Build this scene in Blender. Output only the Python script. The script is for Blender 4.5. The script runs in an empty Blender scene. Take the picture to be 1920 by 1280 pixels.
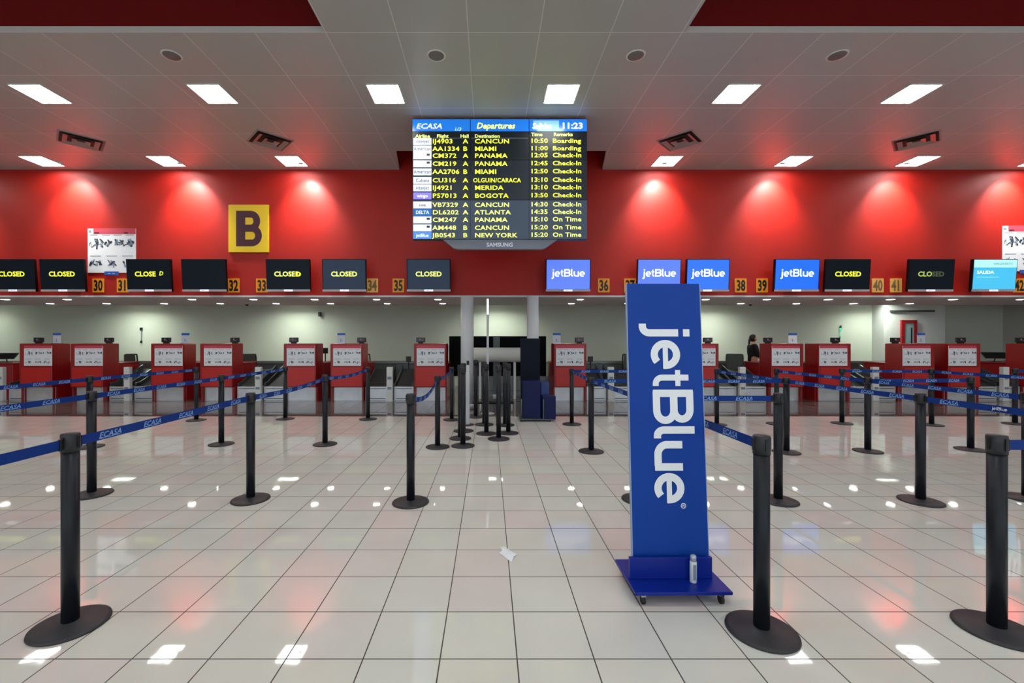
import bpy, bmesh, math, random
from math import pi, sin, cos, radians
from mathutils import Vector, Matrix
random.seed(7)
S = bpy.context.scene
COL = S.collection
F, CX, CY, CH = 826.0, 917.0, 640.5, 1.5      # focal length in px, vanishing point, eye height (measured)

def P(px, py, Y):
    """point at depth Y seen at pixel"""
    return Vector(((px-CX)*Y/F, Y, CH-(py-CY)*Y/F))
def PX(px, Y): return (px-CX)*Y/F
def PZ(py, Y): return CH-(py-CY)*Y/F
def FY(py): return F*CH/(py-CY)

# ------------------------------------------------------------------ materials
def lin(c):
    return tuple(((v/255)/12.92 if v/255 <= .04045 else ((v/255+.055)/1.055)**2.4) for v in c)
MATS = {}
def mat(name, rgb, rough=.5, metal=0., spec=.5, emit=None, es=0., noise=0., nscale=8., bump=0., coat=0., trans=0., srgb=True, alpha=1.):
    if name in MATS: return MATS[name]
    m = bpy.data.materials.new(name); m.use_nodes = True
    nt = m.node_tree; b = nt.nodes['Principled BSDF']
    c = lin(rgb) if srgb else rgb
    b.inputs['Base Color'].default_value = (*c, 1)
    b.inputs['Roughness'].default_value = rough
    b.inputs['Metallic'].default_value = metal
    b.inputs['Specular IOR Level'].default_value = spec
    b.inputs['Coat Weight'].default_value = coat
    b.inputs['Coat Roughness'].default_value = .08
    b.inputs['Transmission Weight'].default_value = trans
    if emit:
        b.inputs['Emission Color'].default_value = (*lin(emit), 1)
        b.inputs['Emission Strength'].default_value = es
    if noise or bump:
        tc = nt.nodes.new('ShaderNodeTexCoord'); n = nt.nodes.new('ShaderNodeTexNoise')
        n.inputs['Scale'].default_value = nscale; n.inputs['Detail'].default_value = 4
        nt.links.new(tc.outputs['Object'], n.inputs['Vector'])
        if noise:
            r = nt.nodes.new('ShaderNodeMapRange')
            r.inputs['To Min'].default_value = 1-noise; r.inputs['To Max'].default_value = 1+noise
            r.inputs['From Min'].default_value = .3; r.inputs['From Max'].default_value = .7
            nt.links.new(n.outputs['Fac'], r.inputs['Value'])
            h = nt.nodes.new('ShaderNodeVectorMath'); h.operation = 'SCALE'
            h.inputs[0].default_value = c
            nt.links.new(r.outputs['Result'], h.inputs['Scale'])
            nt.links.new(h.outputs['Vector'], b.inputs['Base Color'])
        if bump:
            bp = nt.nodes.new('ShaderNodeBump'); bp.inputs['Strength'].default_value = bump
            bp.inputs['Distance'].default_value = .01
            nt.links.new(n.outputs['Fac'], bp.inputs['Height']); nt.links.new(bp.outputs['Normal'], b.inputs['Normal'])
    MATS[name] = m
    return m

def math_node(nt, op, a, b=None, c=None):
    n = nt.nodes.new('ShaderNodeMath'); n.operation = op
    for i, v in enumerate((a, b, c)):
        if v is None: continue
        if isinstance(v, (int, float)): n.inputs[i].default_value = v
        else: nt.links.new(v, n.inputs[i])
    return n.outputs[0]

def grid_lines(nt, sep, ox, oy, tile, w):
    """1 on the grout lines"""
    outs = []
    for ax, o in (('X', ox), ('Y', oy)):
        s = math_node(nt, 'DIVIDE', math_node(nt, 'SUBTRACT', sep.outputs[ax], o), tile)
        f = math_node(nt, 'FRACT', math_node(nt, 'ADD', s, 1000.5))
        d = math_node(nt, 'ABSOLUTE', math_node(nt, 'SUBTRACT', f, .5))
        outs.append(math_node(nt, 'LESS_THAN', d, w/tile/2))
    return math_node(nt, 'MAXIMUM', outs[0], outs[1])

def floor_mat():
    m = bpy.data.materials.new('polished_floor_tile'); m.use_nodes = True
    nt = m.node_tree; b = nt.nodes['Principled BSDF']; L = nt.links.new
    tc = nt.nodes.new('ShaderNodeTexCoord'); sep = nt.nodes.new('ShaderNodeSeparateXYZ')
    L(tc.outputs['Object'], sep.inputs[0])
    T, ox, oy = .3645, .1325, 2.084
    g = grid_lines(nt, sep, ox, oy, T, .0062)
    ix = math_node(nt, 'FLOOR', math_node(nt, 'DIVIDE', math_node(nt, 'SUBTRACT', sep.outputs['X'], ox), T))
    iy = math_node(nt, 'FLOOR', math_node(nt, 'DIVIDE', math_node(nt, 'SUBTRACT', sep.outputs['Y'], oy), T))
    cmb = nt.nodes.new('ShaderNodeCombineXYZ'); L(ix, cmb.inputs[0]); L(iy, cmb.inputs[1])
    wn = nt.nodes.new('ShaderNodeTexWhiteNoise'); L(cmb.outputs[0], wn.inputs['Vector'])
    ramp = nt.nodes.new('ShaderNodeValToRGB'); e = ramp.color_ramp.elements
    e[0].color = (*lin((222, 219, 210)), 1); e[0].position = 0
    e[1].color = (*lin((224, 212, 208)), 1); e[1].position = 1
    k = ramp.color_ramp.elements.new(.5); k.color = (*lin((220, 220, 214)), 1)
    L(wn.outputs['Value'], ramp.inputs[0])
    ns = nt.nodes.new('ShaderNodeTexNoise'); ns.inputs['Scale'].default_value = 2.2; L(tc.outputs['Object'], ns.inputs['Vector'])
    mr = nt.nodes.new('ShaderNodeMapRange'); mr.inputs['To Min'].default_value = .9; mr.inputs['To Max'].default_value = 1.06; L(ns.outputs['Fac'], mr.inputs['Value'])
    sc = nt.nodes.new('ShaderNodeVectorMath'); sc.operation = 'SCALE'; L(ramp.outputs[0], sc.inputs[0]); L(mr.outputs[0], sc.inputs['Scale'])
    mx = nt.nodes.new('ShaderNodeMix'); mx.data_type = 'RGBA'; L(g, mx.inputs[0]); L(sc.outputs[0], mx.inputs[6]); mx.inputs[7].default_value = (*lin((64, 58, 54)), 1)
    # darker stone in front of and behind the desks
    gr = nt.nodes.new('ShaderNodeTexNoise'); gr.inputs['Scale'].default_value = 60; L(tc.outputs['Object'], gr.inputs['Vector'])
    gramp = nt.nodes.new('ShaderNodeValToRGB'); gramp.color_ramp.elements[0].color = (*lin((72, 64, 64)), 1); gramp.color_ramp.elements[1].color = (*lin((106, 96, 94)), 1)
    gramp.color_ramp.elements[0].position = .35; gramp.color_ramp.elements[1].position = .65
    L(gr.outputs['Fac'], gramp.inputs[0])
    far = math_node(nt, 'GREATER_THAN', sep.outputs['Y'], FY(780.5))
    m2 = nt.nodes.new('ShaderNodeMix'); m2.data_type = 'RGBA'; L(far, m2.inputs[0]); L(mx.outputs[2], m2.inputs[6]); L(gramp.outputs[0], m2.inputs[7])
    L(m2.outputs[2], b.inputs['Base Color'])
    b.inputs['Roughness'].default_value = .07
    b.inputs['Specular IOR Level'].default_value = .45
    n2 = nt.nodes.new('ShaderNodeTexNoise'); n2.inputs['Scale'].default_value = 3.5; L(tc.outputs['Object'], n2.inputs['Vector'])
    rr = nt.nodes.new('ShaderNodeMapRange'); rr.inputs['To Min'].default_value = .015; rr.inputs['To Max'].default_value = .05; L(n2.outputs['Fac'], rr.inputs['Value'])
    rg = math_node(nt, 'MAXIMUM', rr.outputs[0], math_node(nt, 'MULTIPLY', g, .6)); L(rg, b.inputs['Roughness'])
    bp = nt.nodes.new('ShaderNodeBump'); bp.inputs['Strength'].default_value = .012; bp.inputs['Distance'].default_value = .02
    n3 = nt.nodes.new('ShaderNodeTexNoise'); n3.inputs['Scale'].default_value = 5; L(tc.outputs['Object'], n3.inputs['Vector'])
    L(n3.outputs['Fac'], bp.inputs['Height']); L(bp.outputs['Normal'], b.inputs['Normal'])
    return m

def ceiling_mat():
    m = bpy.data.materials.new('metal_ceiling_panel'); m.use_nodes = True
    nt = m.node_tree; b = nt.nodes['Principled BSDF']; L = nt.links.new
    tc = nt.nodes.new('ShaderNodeTexCoord'); sep = nt.nodes.new('ShaderNodeSeparateXYZ'); L(tc.outputs['Object'], sep.inputs[0])
    T, ox, oy = .945, -.276, 5.84
    g = grid_lines(nt, sep, ox, oy, T, .013)
    ix = math_node(nt, 'FLOOR', math_node(nt, 'DIVIDE', math_node(nt, 'SUBTRACT', sep.outputs['X'], ox), T))
    iy = math_node(nt, 'FLOOR', math_node(nt, 'DIVIDE', math_node(nt, 'SUBTRACT', sep.outputs['Y'], oy), T))
    cmb = nt.nodes.new('ShaderNodeCombineXYZ'); L(ix, cmb.inputs[0]); L(iy, cmb.inputs[1])
    wn = nt.nodes.new('ShaderNodeTexWhiteNoise'); L(cmb.outputs[0], wn.inputs['Vector'])
    mr = nt.nodes.new('ShaderNodeMapRange'); mr.inputs['To Min'].default_value = .96; mr.inputs['To Max'].default_value = 1.03; L(wn.outputs['Value'], mr.inputs['Value'])
    sc = nt.nodes.new('ShaderNodeVectorMath'); sc.operation = 'SCALE'; sc.inputs[0].default_value = lin((172, 174, 172)); L(mr.outputs[0], sc.inputs['Scale'])
    mx = nt.nodes.new('ShaderNodeMix'); mx.data_type = 'RGBA'; L(g, mx.inputs[0]); L(sc.outputs[0], mx.inputs[6]); mx.inputs[7].default_value = (*lin((208, 208, 204)), 1)
    L(mx.outputs[2], b.inputs['Base Color']); b.inputs['Roughness'].default_value = .42; b.inputs['Specular IOR Level'].default_value = .6
    return m

M_floor = floor_mat(); M_ceil = ceiling_mat()
M_red = mat('red_wall_paint', (172, 26, 15), .5, noise=.05, nscale=1.2, spec=.4)
M_redrecess = mat('deep_red_gloss', (112, 12, 13), .4)
M_desk = mat('red_laminate', (152, 14, 20), .3, noise=.05, nscale=3)
M_deskin = mat('bright_red_laminate', (196, 26, 20), .3)
M_steel = mat('brushed_steel', (212, 215, 220), .3, metal=.4, noise=.08, nscale=5, bump=.05)
M_wallp = mat('pale_plaster', (214, 218, 206), .7, noise=.03, nscale=.8)
M_hall = mat('hall_plaster', (205, 203, 198), .7, noise=.03, nscale=.8)
M_white = mat('white_paint', (226, 228, 226), .45, noise=.02)
M_soff = mat('soffit_board', (214, 208, 212), .6, noise=.03)
M_col = mat('column_paint', (205, 208, 212), .4, noise=.03, nscale=3)
M_black = mat('black_plastic', (15, 16, 19), .42, noise=.1, nscale=20)
M_pole = mat('black_coated_metal', (26, 29, 36), .36, noise=.08, nscale=30, spec=.28)
M_base = mat('dark_rubber_coat', (44, 43, 48), .5, noise=.08, nscale=25)
M_cap = mat('post_cap', (36, 38, 44), .45)
M_belt = mat('blue_webbing', (4, 50, 130), .6, spec=.25, noise=.06, nscale=90)
M_beltink = mat('pale_blue_ink', (130, 172, 226), .5)
M_beltwhite = mat('white_ink', (225, 232, 245), .5)
M_sign = mat('blue_banner_vinyl', (3, 62, 156), .45, spec=.25, noise=.03, nscale=2)
M_signbase = mat('blue_painted_steel', (5, 36, 140), .35, spec=.35, noise=.04, nscale=6)
M_signedge = mat('pale_edge', (150, 170, 200), .4)
M_letter = mat('white_vinyl', (240, 244, 250), .35, noise=.01)
M_dark = mat('dark_screen_glass', (8, 11, 15), .3, spec=.12, emit=(11, 18, 26), es=.9)
M_dark2 = mat('grey_screen_glass', (12, 15, 22), .3, spec=.15, emit=(44, 56, 74), es=.9)
M_bezel = mat('screen_bezel', (18, 12, 18), .4, spec=.2)
M_silver = mat('silver_trim', (190, 186, 190), .4)
M_yel = mat('yellow_text_glow', (220, 225, 60), .5, emit=(232, 236, 60), es=1.0)
M_yelp = mat('pale_yellow_text_glow', (220, 225, 120), .5, emit=(226, 236, 120), es=1.0)
M_yeldim = mat('dim_text_glow', (150, 160, 80), .5, emit=(120, 130, 70), es=1.)
M_jb1 = mat('blue_screen', (20, 60, 160), .2, emit=(26, 108, 240), es=1.)
M_jb2 = mat('violet_blue_screen', (40, 70, 160), .2, emit=(88, 122, 236), es=1.)
M_jbtext = mat('screen_white_glow', (240, 240, 250), .4, emit=(232, 240, 255), es=1.)
M_cyan = mat('cyan_screen', (60, 150, 180), .2, emit=(64, 178, 222), es=1.)
M_cyanl = mat('pale_cyan_screen', (160, 210, 215), .2, emit=(160, 222, 226), es=1.)
M_hdr = mat('board_header_screen', (20, 80, 170), .2, emit=(28, 116, 210), es=1.)
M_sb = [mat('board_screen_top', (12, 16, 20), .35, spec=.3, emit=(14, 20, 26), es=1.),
        mat('board_screen_middle_glare', (12, 16, 20), .35, spec=.3, emit=(26, 34, 42), es=1.),
        mat('board_screen_bottom_glare', (12, 16, 20), .35, spec=.3, emit=(60, 72, 88), es=1.)]  # lower rows glow greyer: reflected light put into their emission colour
M_signy = mat('amber_plate', (235, 150, 24), .5)
M_signp = mat('faded_amber_plate', (238, 176, 90), .5)
M_yellow = mat('yellow_board', (238, 200, 30), .45)
M_maroon = mat('maroon_ink', (70, 18, 40), .5)
M_ink = mat('dark_ink', (40, 48, 66), .6)
M_inkg = mat('grey_ink', (130, 145, 165), .6)
M_paper = mat('white_paper', (240, 244, 250), .55)
M_pink = mat('pink_paper_header', (200, 70, 90), .55)
M_blueink = mat('blue_paper_header', (40, 90, 180), .55)
M_lampw = mat('lamp_diffuser', (255, 255, 255), .5, emit=(250, 255, 252), es=27.)
M_lampb = mat('desk_zone_lamp', (255, 255, 255), .5, emit=(244, 255, 238), es=135.)
M_down = mat('downlight_glow', (255, 255, 255), .5, emit=(255, 248, 238), es=48.)
M_frame = mat('lamp_frame', (215, 215, 212), .4)
M_grille = mat('speaker_grille', (110, 106, 104), .6, noise=.15, nscale=150)
M_vent = mat('vent_metal', (150, 140, 136), .45)
M_ventd = mat('vent_dark', (38, 28, 26), .7)
M_navy = mat('navy_board', (8, 16, 32), .5, spec=.15)
M_bluebox = mat('deep_blue_plastic', (3, 14, 74), .4, spec=.3)
M_mesh = mat('chair_mesh', (82, 88, 84), .7, noise=.2, nscale=120)
M_rubber = mat('conveyor_rubber', (34, 36, 38), .6, noise=.15, nscale=30)
M_conv = mat('conveyor_housing', (96, 104, 104), .4, metal=.3, noise=.06)
M_skin = mat('skin', (196, 150, 125), .5)
M_hair = mat('dark_hair', (24, 18, 16), .5, noise=.2, nscale=60)
M_jacket = mat('black_cloth', (16, 17, 22), .8, noise=.1, nscale=40)
M_glass = mat('door_glass', (150, 175, 178), .1, spec=.6)
M_green = mat('green_indicator', (60, 170, 130), .4, emit=(90, 210, 170), es=.8)
M_chrome = mat('chrome', (190, 195, 200), .2, metal=1.)

# ------------------------------------------------------------------ mesh helpers
def text_polys(s, size=1., bold=0., sx=1., align='LEFT', shear=0., spacing=1.):
    cu = bpy.data.curves.new('t', 'FONT'); cu.body = s; cu.size = size; cu.offset = bold; cu.resolution_u = 2
    cu.align_x = align; cu.shear = shear; cu.space_character = spacing
    o = bpy.data.objects.new('t', cu)
    COL.objects.link(o); bpy.context.view_layer.update()
    dg = bpy.context.evaluated_depsgraph_get()
    me = bpy.data.meshes.new_from_object(o.evaluated_get(dg))
    vs = [(v.co.x*sx, v.co.y) for v in me.vertices]; fs = [tuple(p.vertices) for p in me.polygons]
    bpy.data.objects.remove(o); bpy.data.curves.remove(cu); bpy.data.meshes.remove(me)
    return vs, fs
TCACHE = {}
def text_c(*a, **k):
    key = (a, tuple(sorted(k.items())))
    if key not in TCACHE: TCACHE[key] = text_polys(*a, **k)
    return TCACHE[key]
EX, EY, EZ = Vector((1, 0, 0)), Vector((0, 1, 0)), Vector((0, 0, 1))

class MB:
    def __init__(s): s.bm = bmesh.new(); s.mats = []; s.smooth = False
    def mi(s, m):
        if m not in s.mats: s.mats.append(m)
        return s.mats.index(m)
    def box(s, a, b, m, bev=0., rot=None):
        a, b = Vector(a), Vector(b); i = s.mi(m)
        r = bmesh.ops.create_cube(s.bm, size=1.)
        c = (a+b)/2; d = b-a
        vs = r['verts']
        for v in vs: v.co = Vector((v.co.x*abs(d.x), v.co.y*abs(d.y), v.co.z*abs(d.z)))
        if rot is not None:
            for v in vs: v.co = rot @ v.co
        for v in vs: v.co += c
        fs = {f for v in vs for f in v.link_faces}
        for f in fs: f.material_index = i
        if bev:
            es = list({e for v in vs for e in v.link_edges})
            rr = bmesh.ops.bevel(s.bm, geom=es, offset=bev, segments=2, affect='EDGES', profile=.5)
            for f in rr['faces']: f.material_index = i
        return s
    def tube(s, p0, p1, r0, m, r1=None, n=16, caps=True):
        p0, p1 = Vector(p0), Vector(p1); r1 = r0 if r1 is None else r1; i = s.mi(m)
        d = (p1-p0).normalized(); u = d.orthogonal().normalized(); w = d.cross(u)
        A = [s.bm.verts.new(p0+(u*cos(2*pi*k/n)+w*sin(2*pi*k/n))*r0) for k in range(n)]
        B = [s.bm.verts.new(p1+(u*cos(2*pi*k/n)+w*sin(2*pi*k/n))*r1) for k in range(n)]
        for k in range(n):
            f = s.bm.faces.new((A[k], A[(k+1) % n], B[(k+1) % n], B[k])); f.material_index = i; f.smooth = True
        if caps:
            f = s.bm.faces.new(A[::-1]); f.material_index = i
            f = s.bm.faces.new(B); f.material_index = i
        return s
    def lathe(s, prof, m, n=40, c=(0, 0, 0), smooth=True):
        i = s.mi(m); c = Vector(c); rings = []
        for r, z in prof:
            if r < 1e-5: rings.append([s.bm.verts.new(c+Vector((0, 0, z)))])
            else: rings.append([s.bm.verts.new(c+Vector((r*cos(2*pi*k/n), r*sin(2*pi*k/n), z))) for k in range(n)])
        for A, B in zip(rings, rings[1:]):
            for k in range(n):
                k2 = (k+1) % n
                if len(A) == 1 and len(B) == 1: continue
                if len(A) == 1: f = s.bm.faces.new((A[0], B[k2], B[k]))
                elif len(B) == 1: f = s.bm.faces.new((A[k], A[k2], B[0]))
                else: f = s.bm.faces.new((A[k], A[k2], B[k2], B[k]))
                f.material_index = i; f.smooth = smooth
        return s
    def flat(s, vs, fs, m, o, u=EX, v=EZ):
        """2-D polygons placed on the plane o + a*u + b*v"""
        i = s.mi(m); o = Vector(o)
        V = [s.bm.verts.new(o+u*a+v*b) for a, b in vs]
        for f in fs:
            try: g = s.bm.faces.new([V[k] for k in f]); g.material_index = i
            except ValueError: pass
        return s
    def poly(s, pts, m, o=(0, 0, 0), u=EX, v=EZ, depth=0.):
        """a 2-D outline, extruded by depth along u x v"""
        i = s.mi(m); o = Vector(o); w = u.cross(v)*depth
        A = [s.bm.verts.new(o+u*a+v*b) for a, b in pts]
        f = s.bm.faces.new(A); f.material_index = i
        if depth:
            B = [s.bm.verts.new(x.co+w) for x in A]
            f = s.bm.faces.new(B[::-1]); f.material_index = i
            n = len(A)
            for k in range(n):
                f = s.bm.faces.new((A[k], B[k], B[(k+1) % n], A[(k+1) % n])); f.material_index = i
        return s
    def text(s, t, o, m, size, bold=.0, sx=1., align='LEFT', u=EX, v=EZ, shear=0., spacing=1.):
        vs, fs = text_c(t, size=size, bold=bold*size, sx=sx, align=align, shear=shear, spacing=spacing)
        return s.flat(vs, fs, m, o, u, v)
    def build(s, name, parent=None, loc=(0, 0, 0), rot=(0, 0, 0), nrm=True):
        me = bpy.data.meshes.new(name)
        if nrm: bmesh.ops.recalc_face_normals(s.bm, faces=s.bm.faces)
        s.bm.to_mesh(me); s.bm.free()
        for m in s.mats: me.materials.append(m)
        o = bpy.data.objects.new(name, me); COL.objects.link(o)
        o.location = loc; o.rotation_euler = rot
        if parent: o.parent = parent
        return o

def tag(o, label=None, cat=None, group=None, kind=None):
    if label: o['label'] = label
    if cat: o['category'] = cat
    if group: o['group'] = group
    if kind: o['kind'] = kind
    return o
def empty(name, loc=(0, 0, 0), rot=(0, 0, 0), label=None, cat=None, group=None):
    o = bpy.data.objects.new(name, None); COL.objects.link(o); o.empty_display_size = .1
    o.location = loc; o.rotation_euler = rot
    return tag(o, label, cat, group)
def copy_tree(o, loc=None, rot=None, label=None, group=None, parent=None):
    c = o.copy(); COL.objects.link(c)
    if parent is not None: c.parent = parent
    if loc is not None: c.location = loc
    if rot is not None: c.rotation_euler = rot
    if label: c['label'] = label
    if group: c['group'] = group
    for ch in [x for x in bpy.data.objects if x.parent == o]: copy_tree(ch, parent=c)
    return c
def struct(mb, name, **k): return tag(mb.build(name, **k), kind='structure')

# stroked lettering (2-D ribbons), returned as a list of quads
def ribbon(pts, w):
    out = []
    n = len(pts)
    L, R = [], []
    for i in range(n):
        a = Vector(pts[max(i-1, 0)]); b = Vector(pts[min(i+1, n-1)]); d = (b-a).normalized()
        nn = Vector((-d.y, d.x))*w/2; p = Vector(pts[i])
        L.append(p+nn); R.append(p-nn)
    for i in range(n-1): out.append([tuple(L[i]), tuple(L[i+1]), tuple(R[i+1]), tuple(R[i])])
    return out
def arc(cx, cy, rx, ry, a0, a1, n=14):
    return [(cx+rx*cos(radians(a0+(a1-a0)*k/n)), cy+ry*sin(radians(a0+(a1-a0)*k/n))) for k in range(n+1)]
def airline_logo():
    q = []; W = .268
    q += ribbon([(.343, 1), (.343, .4), (.343, -.08)]+arc(.1, -.08, .243, .25, 0, -90, 8)+[(0, -.33)], W)
    q += ribbon([(.343, 1.18), (.343, 1.42)], W)
    def e(c):
        return ribbon([(c-.40, .5), (c+.52, .5)], .19)+ribbon([(c+.405, .42)]+arc(c, .5, .405, .415, 0, 312, 26), W)
    q += e(1.147)
    q += ribbon([(2.0, 1.33), (2.0, .35)]+arc(2.22, .35, .22, .24, 180, 270, 8)+[(2.31, .11)], .22)
    q += ribbon([(1.72, .93), (2.31, .93)], .19)
    q += ribbon([(2.575, 0), (2.575, 1.47)], W)
    q += ribbon([(2.5, .12), (3.2, .12)]+arc(3.2, .435, .36, .315, -90, 90, 12)+[(2.5, .75)], W)
    q += ribbon([(2.5, .76), (3.17, .76)]+arc(3.17, 1.05, .345, .295, -90, 90, 12)+[(2.5, 1.345)], W)
    q += ribbon([(3.91, 1.49), (3.91, .36)]+arc(4.12, .36, .21, .24, 180, 270, 8)+[(4.21, .12)], W)
    q += ribbon([(4.44, 1.02), (4.44, .45)]+arc(4.79, .45, .35, .33, 180, 270, 10)+[(5.2, .12)], W)
    q += ribbon([(5.235, 1.02), (5.235, 0)], W)
    q += e(5.99)
    return q
LOGO = airline_logo()
def put_quads(mb, quads, m, o, u, v, s):
    for k, qd in enumerate(quads): mb.poly([(a*s, b*s) for a, b in qd], m, Vector(o)+u.cross(v)*(k*2e-5), u, v)

# ------------------------------------------------------------------ levels measured in the photograph
HC = 5.6            # hall ceiling
YW = 10.5           # red wall
ZS = 2.625          # underside of the red wall / desk-zone soffit
YSB = 12.8          # back edge of that soffit
YB = 15.0           # far wall of the desk zone
XL, XR = -17.0, 17.5
YN = -9.0

# ------------------------------------------------------------------ shell
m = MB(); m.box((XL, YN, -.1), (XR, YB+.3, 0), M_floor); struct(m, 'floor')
# ceiling: two openings near the camera, and a notch before the red wall over the departures board
m = MB(); XA, XB_, YO, YR = -2.18, 2.60, 5.84, 2.0
YP = 9.47
def slab(pts): m.poly(pts, M_ceil, (0, 0, HC), EX, EY, .08)
slab([(XL, YO), (XR, YO), (XR, YP), (XL, YP)])
slab([(XL, YP), (-2.0, YP), (-2.136, YW), (XL, YW)])
slab([(2.52, YP), (XR, YP), (XR, YW), (2.70, YW)])
slab([(XA, YR), (XB_, YR), (XB_, YO), (XA, YO)])
slab([(XL, YN), (XR, YN), (XR, YR), (XL, YR)])
struct(m, 'ceiling')
m = MB(); ZR = HC+.95
for x0, x1 in ((XL, XA), (XB_, XR)):
    m.box((x0, YO+.0805, HC+.081), (x1, YO+.2, ZR), M_redrecess)
    m.box((x0, YO+.001, HC+.081), (x1, YO+.08, ZR), M_redrecess)
    m.box((x0, YR-.2, HC+.081), (x1, YR-.001, ZR), M_redrecess)
    xi = XA if x0 == XL else XB_
    sg_ = 1 if x0 == XL else -1
    m.box((xi+sg_*.001, YR, HC+.081), (xi+sg_*.06, YO, ZR), M_redrecess)
    m.box((x0, YR-.2, ZR+.001), (x1+.0, YO+.2, ZR+.1), M_redrecess)
struct(m, 'ceiling_recess')
m = MB(); m.box((-2.3, YP-.1, 6.5), (2.8, YW, 6.6), M_redrecess); m.box((-2.3, YP-.1, HC+.081), (2.8, YP-.001, 6.5), M_redrecess)
m.box((-2.3, YP, HC+.081), (-2.2, YW, 6.5), M_redrecess); m.box((2.75, YP, HC+.081), (2.85, YW, 6.5), M_redrecess)
struct(m, 'ceiling_notch')
m = MB(); m.box((XL, YW, ZS-.019), (XR, YW+.2, 6.6), M_red)
struct(m, 'wall_upper_front')
m = MB(); m.box((XL, YW+.001, ZS-.06), (XR, YSB, ZS-.02), M_soff); m.box((XL, YSB-.05, ZS-.02), (XR, YSB, 3.1), M_soff)
struct(m, 'ceiling_soffit')
m = MB(); m.box((XL, YSB, 3.1), (XR, YB, 3.2), M_white); struct(m, 'ceiling_desk_zone')
m = MB(); m.box((XL, YB, 0), (XR, YB+.2, 3.3), M_wallp)
struct(m, 'wall_back')
m = MB(); m.box((XL-.2, YN, 0), (XL, YB+.2, HC+1.3), M_hall); struct(m, 'wall_left')
m = MB(); m.box((XR, YN, 0), (XR+.2, YB+.2, HC+1.3), M_hall); struct(m, 'wall_right')
m = MB(); m.box((XL, YN-.2, 0), (XR, YN, .35), M_hall); m.box((XL, YN-.2, 4.6), (XR, YN, HC), M_hall); struct(m, 'wall_rear')
m = MB()
for k in range(15):
    x = XL+(XR-XL)*k/14; m.box((x-.06, YN-.16, .35), (x+.06, YN-.04, 4.6), M_frame)
m.box((XL, YN-.14, 2.4), (XR, YN-.06, 2.5), M_frame)
struct(m, 'window_2')

# white wall block on the right with a red-framed door
YK = 14.55; xa, xb = PX(1657, YK), PX(1772, YK)
m = MB(); m.box((xa, YK, 0), (xb, YB, 3.1), M_white)
struct(m, 'wall_block')
dx0, dx1 = PX(1690, YK-.04), PX(1719, YK-.04)
e = empty('door_1', ((dx0+dx1)/2, YK-.031, 0)); tag(e, kind='structure')
w = (dx1-dx0)/2; zt = PZ(600, YK-.04)
m = MB()
m.box((-w, -.03, 0), (-w+.1, .03, zt), M_desk); m.box((w-.1, -.03, 0), (w, .03, zt), M_desk); m.box((-w+.1, -.03, zt-.1), (w-.1, .03, zt), M_desk)
m.box((-w+.1, -.025, 0), (w-.1, .025, .9), M_desk)
m.build('door_frame', e)
m = MB(); m.box((-w+.1, -.01, .9), (w-.1, .01, zt-.1), M_glass); m.box((.06, -.014, .95), (.1, -.0101, zt-.25), M_navy); m.build('door_pane', e)
m = MB(); m.box((PX(1668, YK), YK-.06, PZ(584.5, YK)), (PX(1750, YK), YK, PZ(581.5, YK)), mat('dark_rail', (70, 70, 66), .5))
tag(m.build('door_track'), 'thin dark rail along the white wall above the red-framed door', 'rail')

# dark opening behind the two columns, steel wall below it
YD = 12.2
m = MB()
m.box((PX(842, YD), YD, PZ(705, YD)), (PX(1024, YD), YD+.08, PZ(630, YD)), mat('dark_void', (7, 9, 13), .7, spec=.1))
m.build('window_1'); tag(bpy.data.objects['window_1'], kind='structure')
m = MB()
m.box((PX(862, YD), YD-.02, 0), (PX(1030, YD), YD+.1, PZ(705, YD)), mat('grey_panel', (132, 134, 134), .35, metal=.3, noise=.05))
for px in (905, 935, 962, 1000): m.box((PX(px, YD)-.006, YD-.026, .02), (PX(px, YD)+.006, YD-.02, PZ(706, YD)), M_rubber)
m.box((PX(862, YD), YD-.028, PZ(732, YD)-.006), (PX(1030, YD), YD-.02, PZ(732, YD)+.006), M_rubber)
struct(m, 'wall_panel_center')

# ------------------------------------------------------------------ columns, crossbeam
def column(px0, px1, Yc, top, label, base=0):
    r = (px1-px0)/2*Yc/F; x = PX((px0+px1)/2, Yc)
    e = empty('round_column', (x, Yc, 0), label=label, cat='column', group='pale columns under the red wall')
    m = MB(); m.lathe([(0, .002), (r, .002), (r, top), (0, top)], M_col, 36); m.build('shaft', e)
    m = MB(); m.lathe([(r+.001, .001), (r+.02, .001), (r+.02, .1), (r+.001, .11)], M_steel, 36); m.build('collar', e)
    return e
column(864, 888, 9.95, 2.529, 'pale grey round column left of the white crossbeam, behind the gathered barrier posts')
column(988, 1010, 9.95, 2.529, 'pale grey round column rising behind the navy board and blue bin')
m = MB(); m.tube((PX(888, 11.6), 11.6, PZ(665, 11.6)), (PX(978, 11.6), 11.6, PZ(665, 11.6)), .19, M_white, n=32)
for px in (900, 965): m.box((PX(px, 11.6)-.03, 11.57, 0), (PX(px, 11.6)+.03, 11.63, 1.05), M_white)
o = m.build('crossbeam'); tag(o, 'thick white horizontal tube between the two grey columns', 'beam')
e = empty('window_post', (PX(931, 12.1), 12.1, 0), label='flat grey upright in front of the dark opening between the columns', cat='post')
m = MB(); m.box((-.09, -.03, 0), (.09, .03, PZ(631, 12.1)), M_conv); m.box((-.1, -.05, 0), (.1, .05, .06), M_steel); m.build('upright', e)

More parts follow.
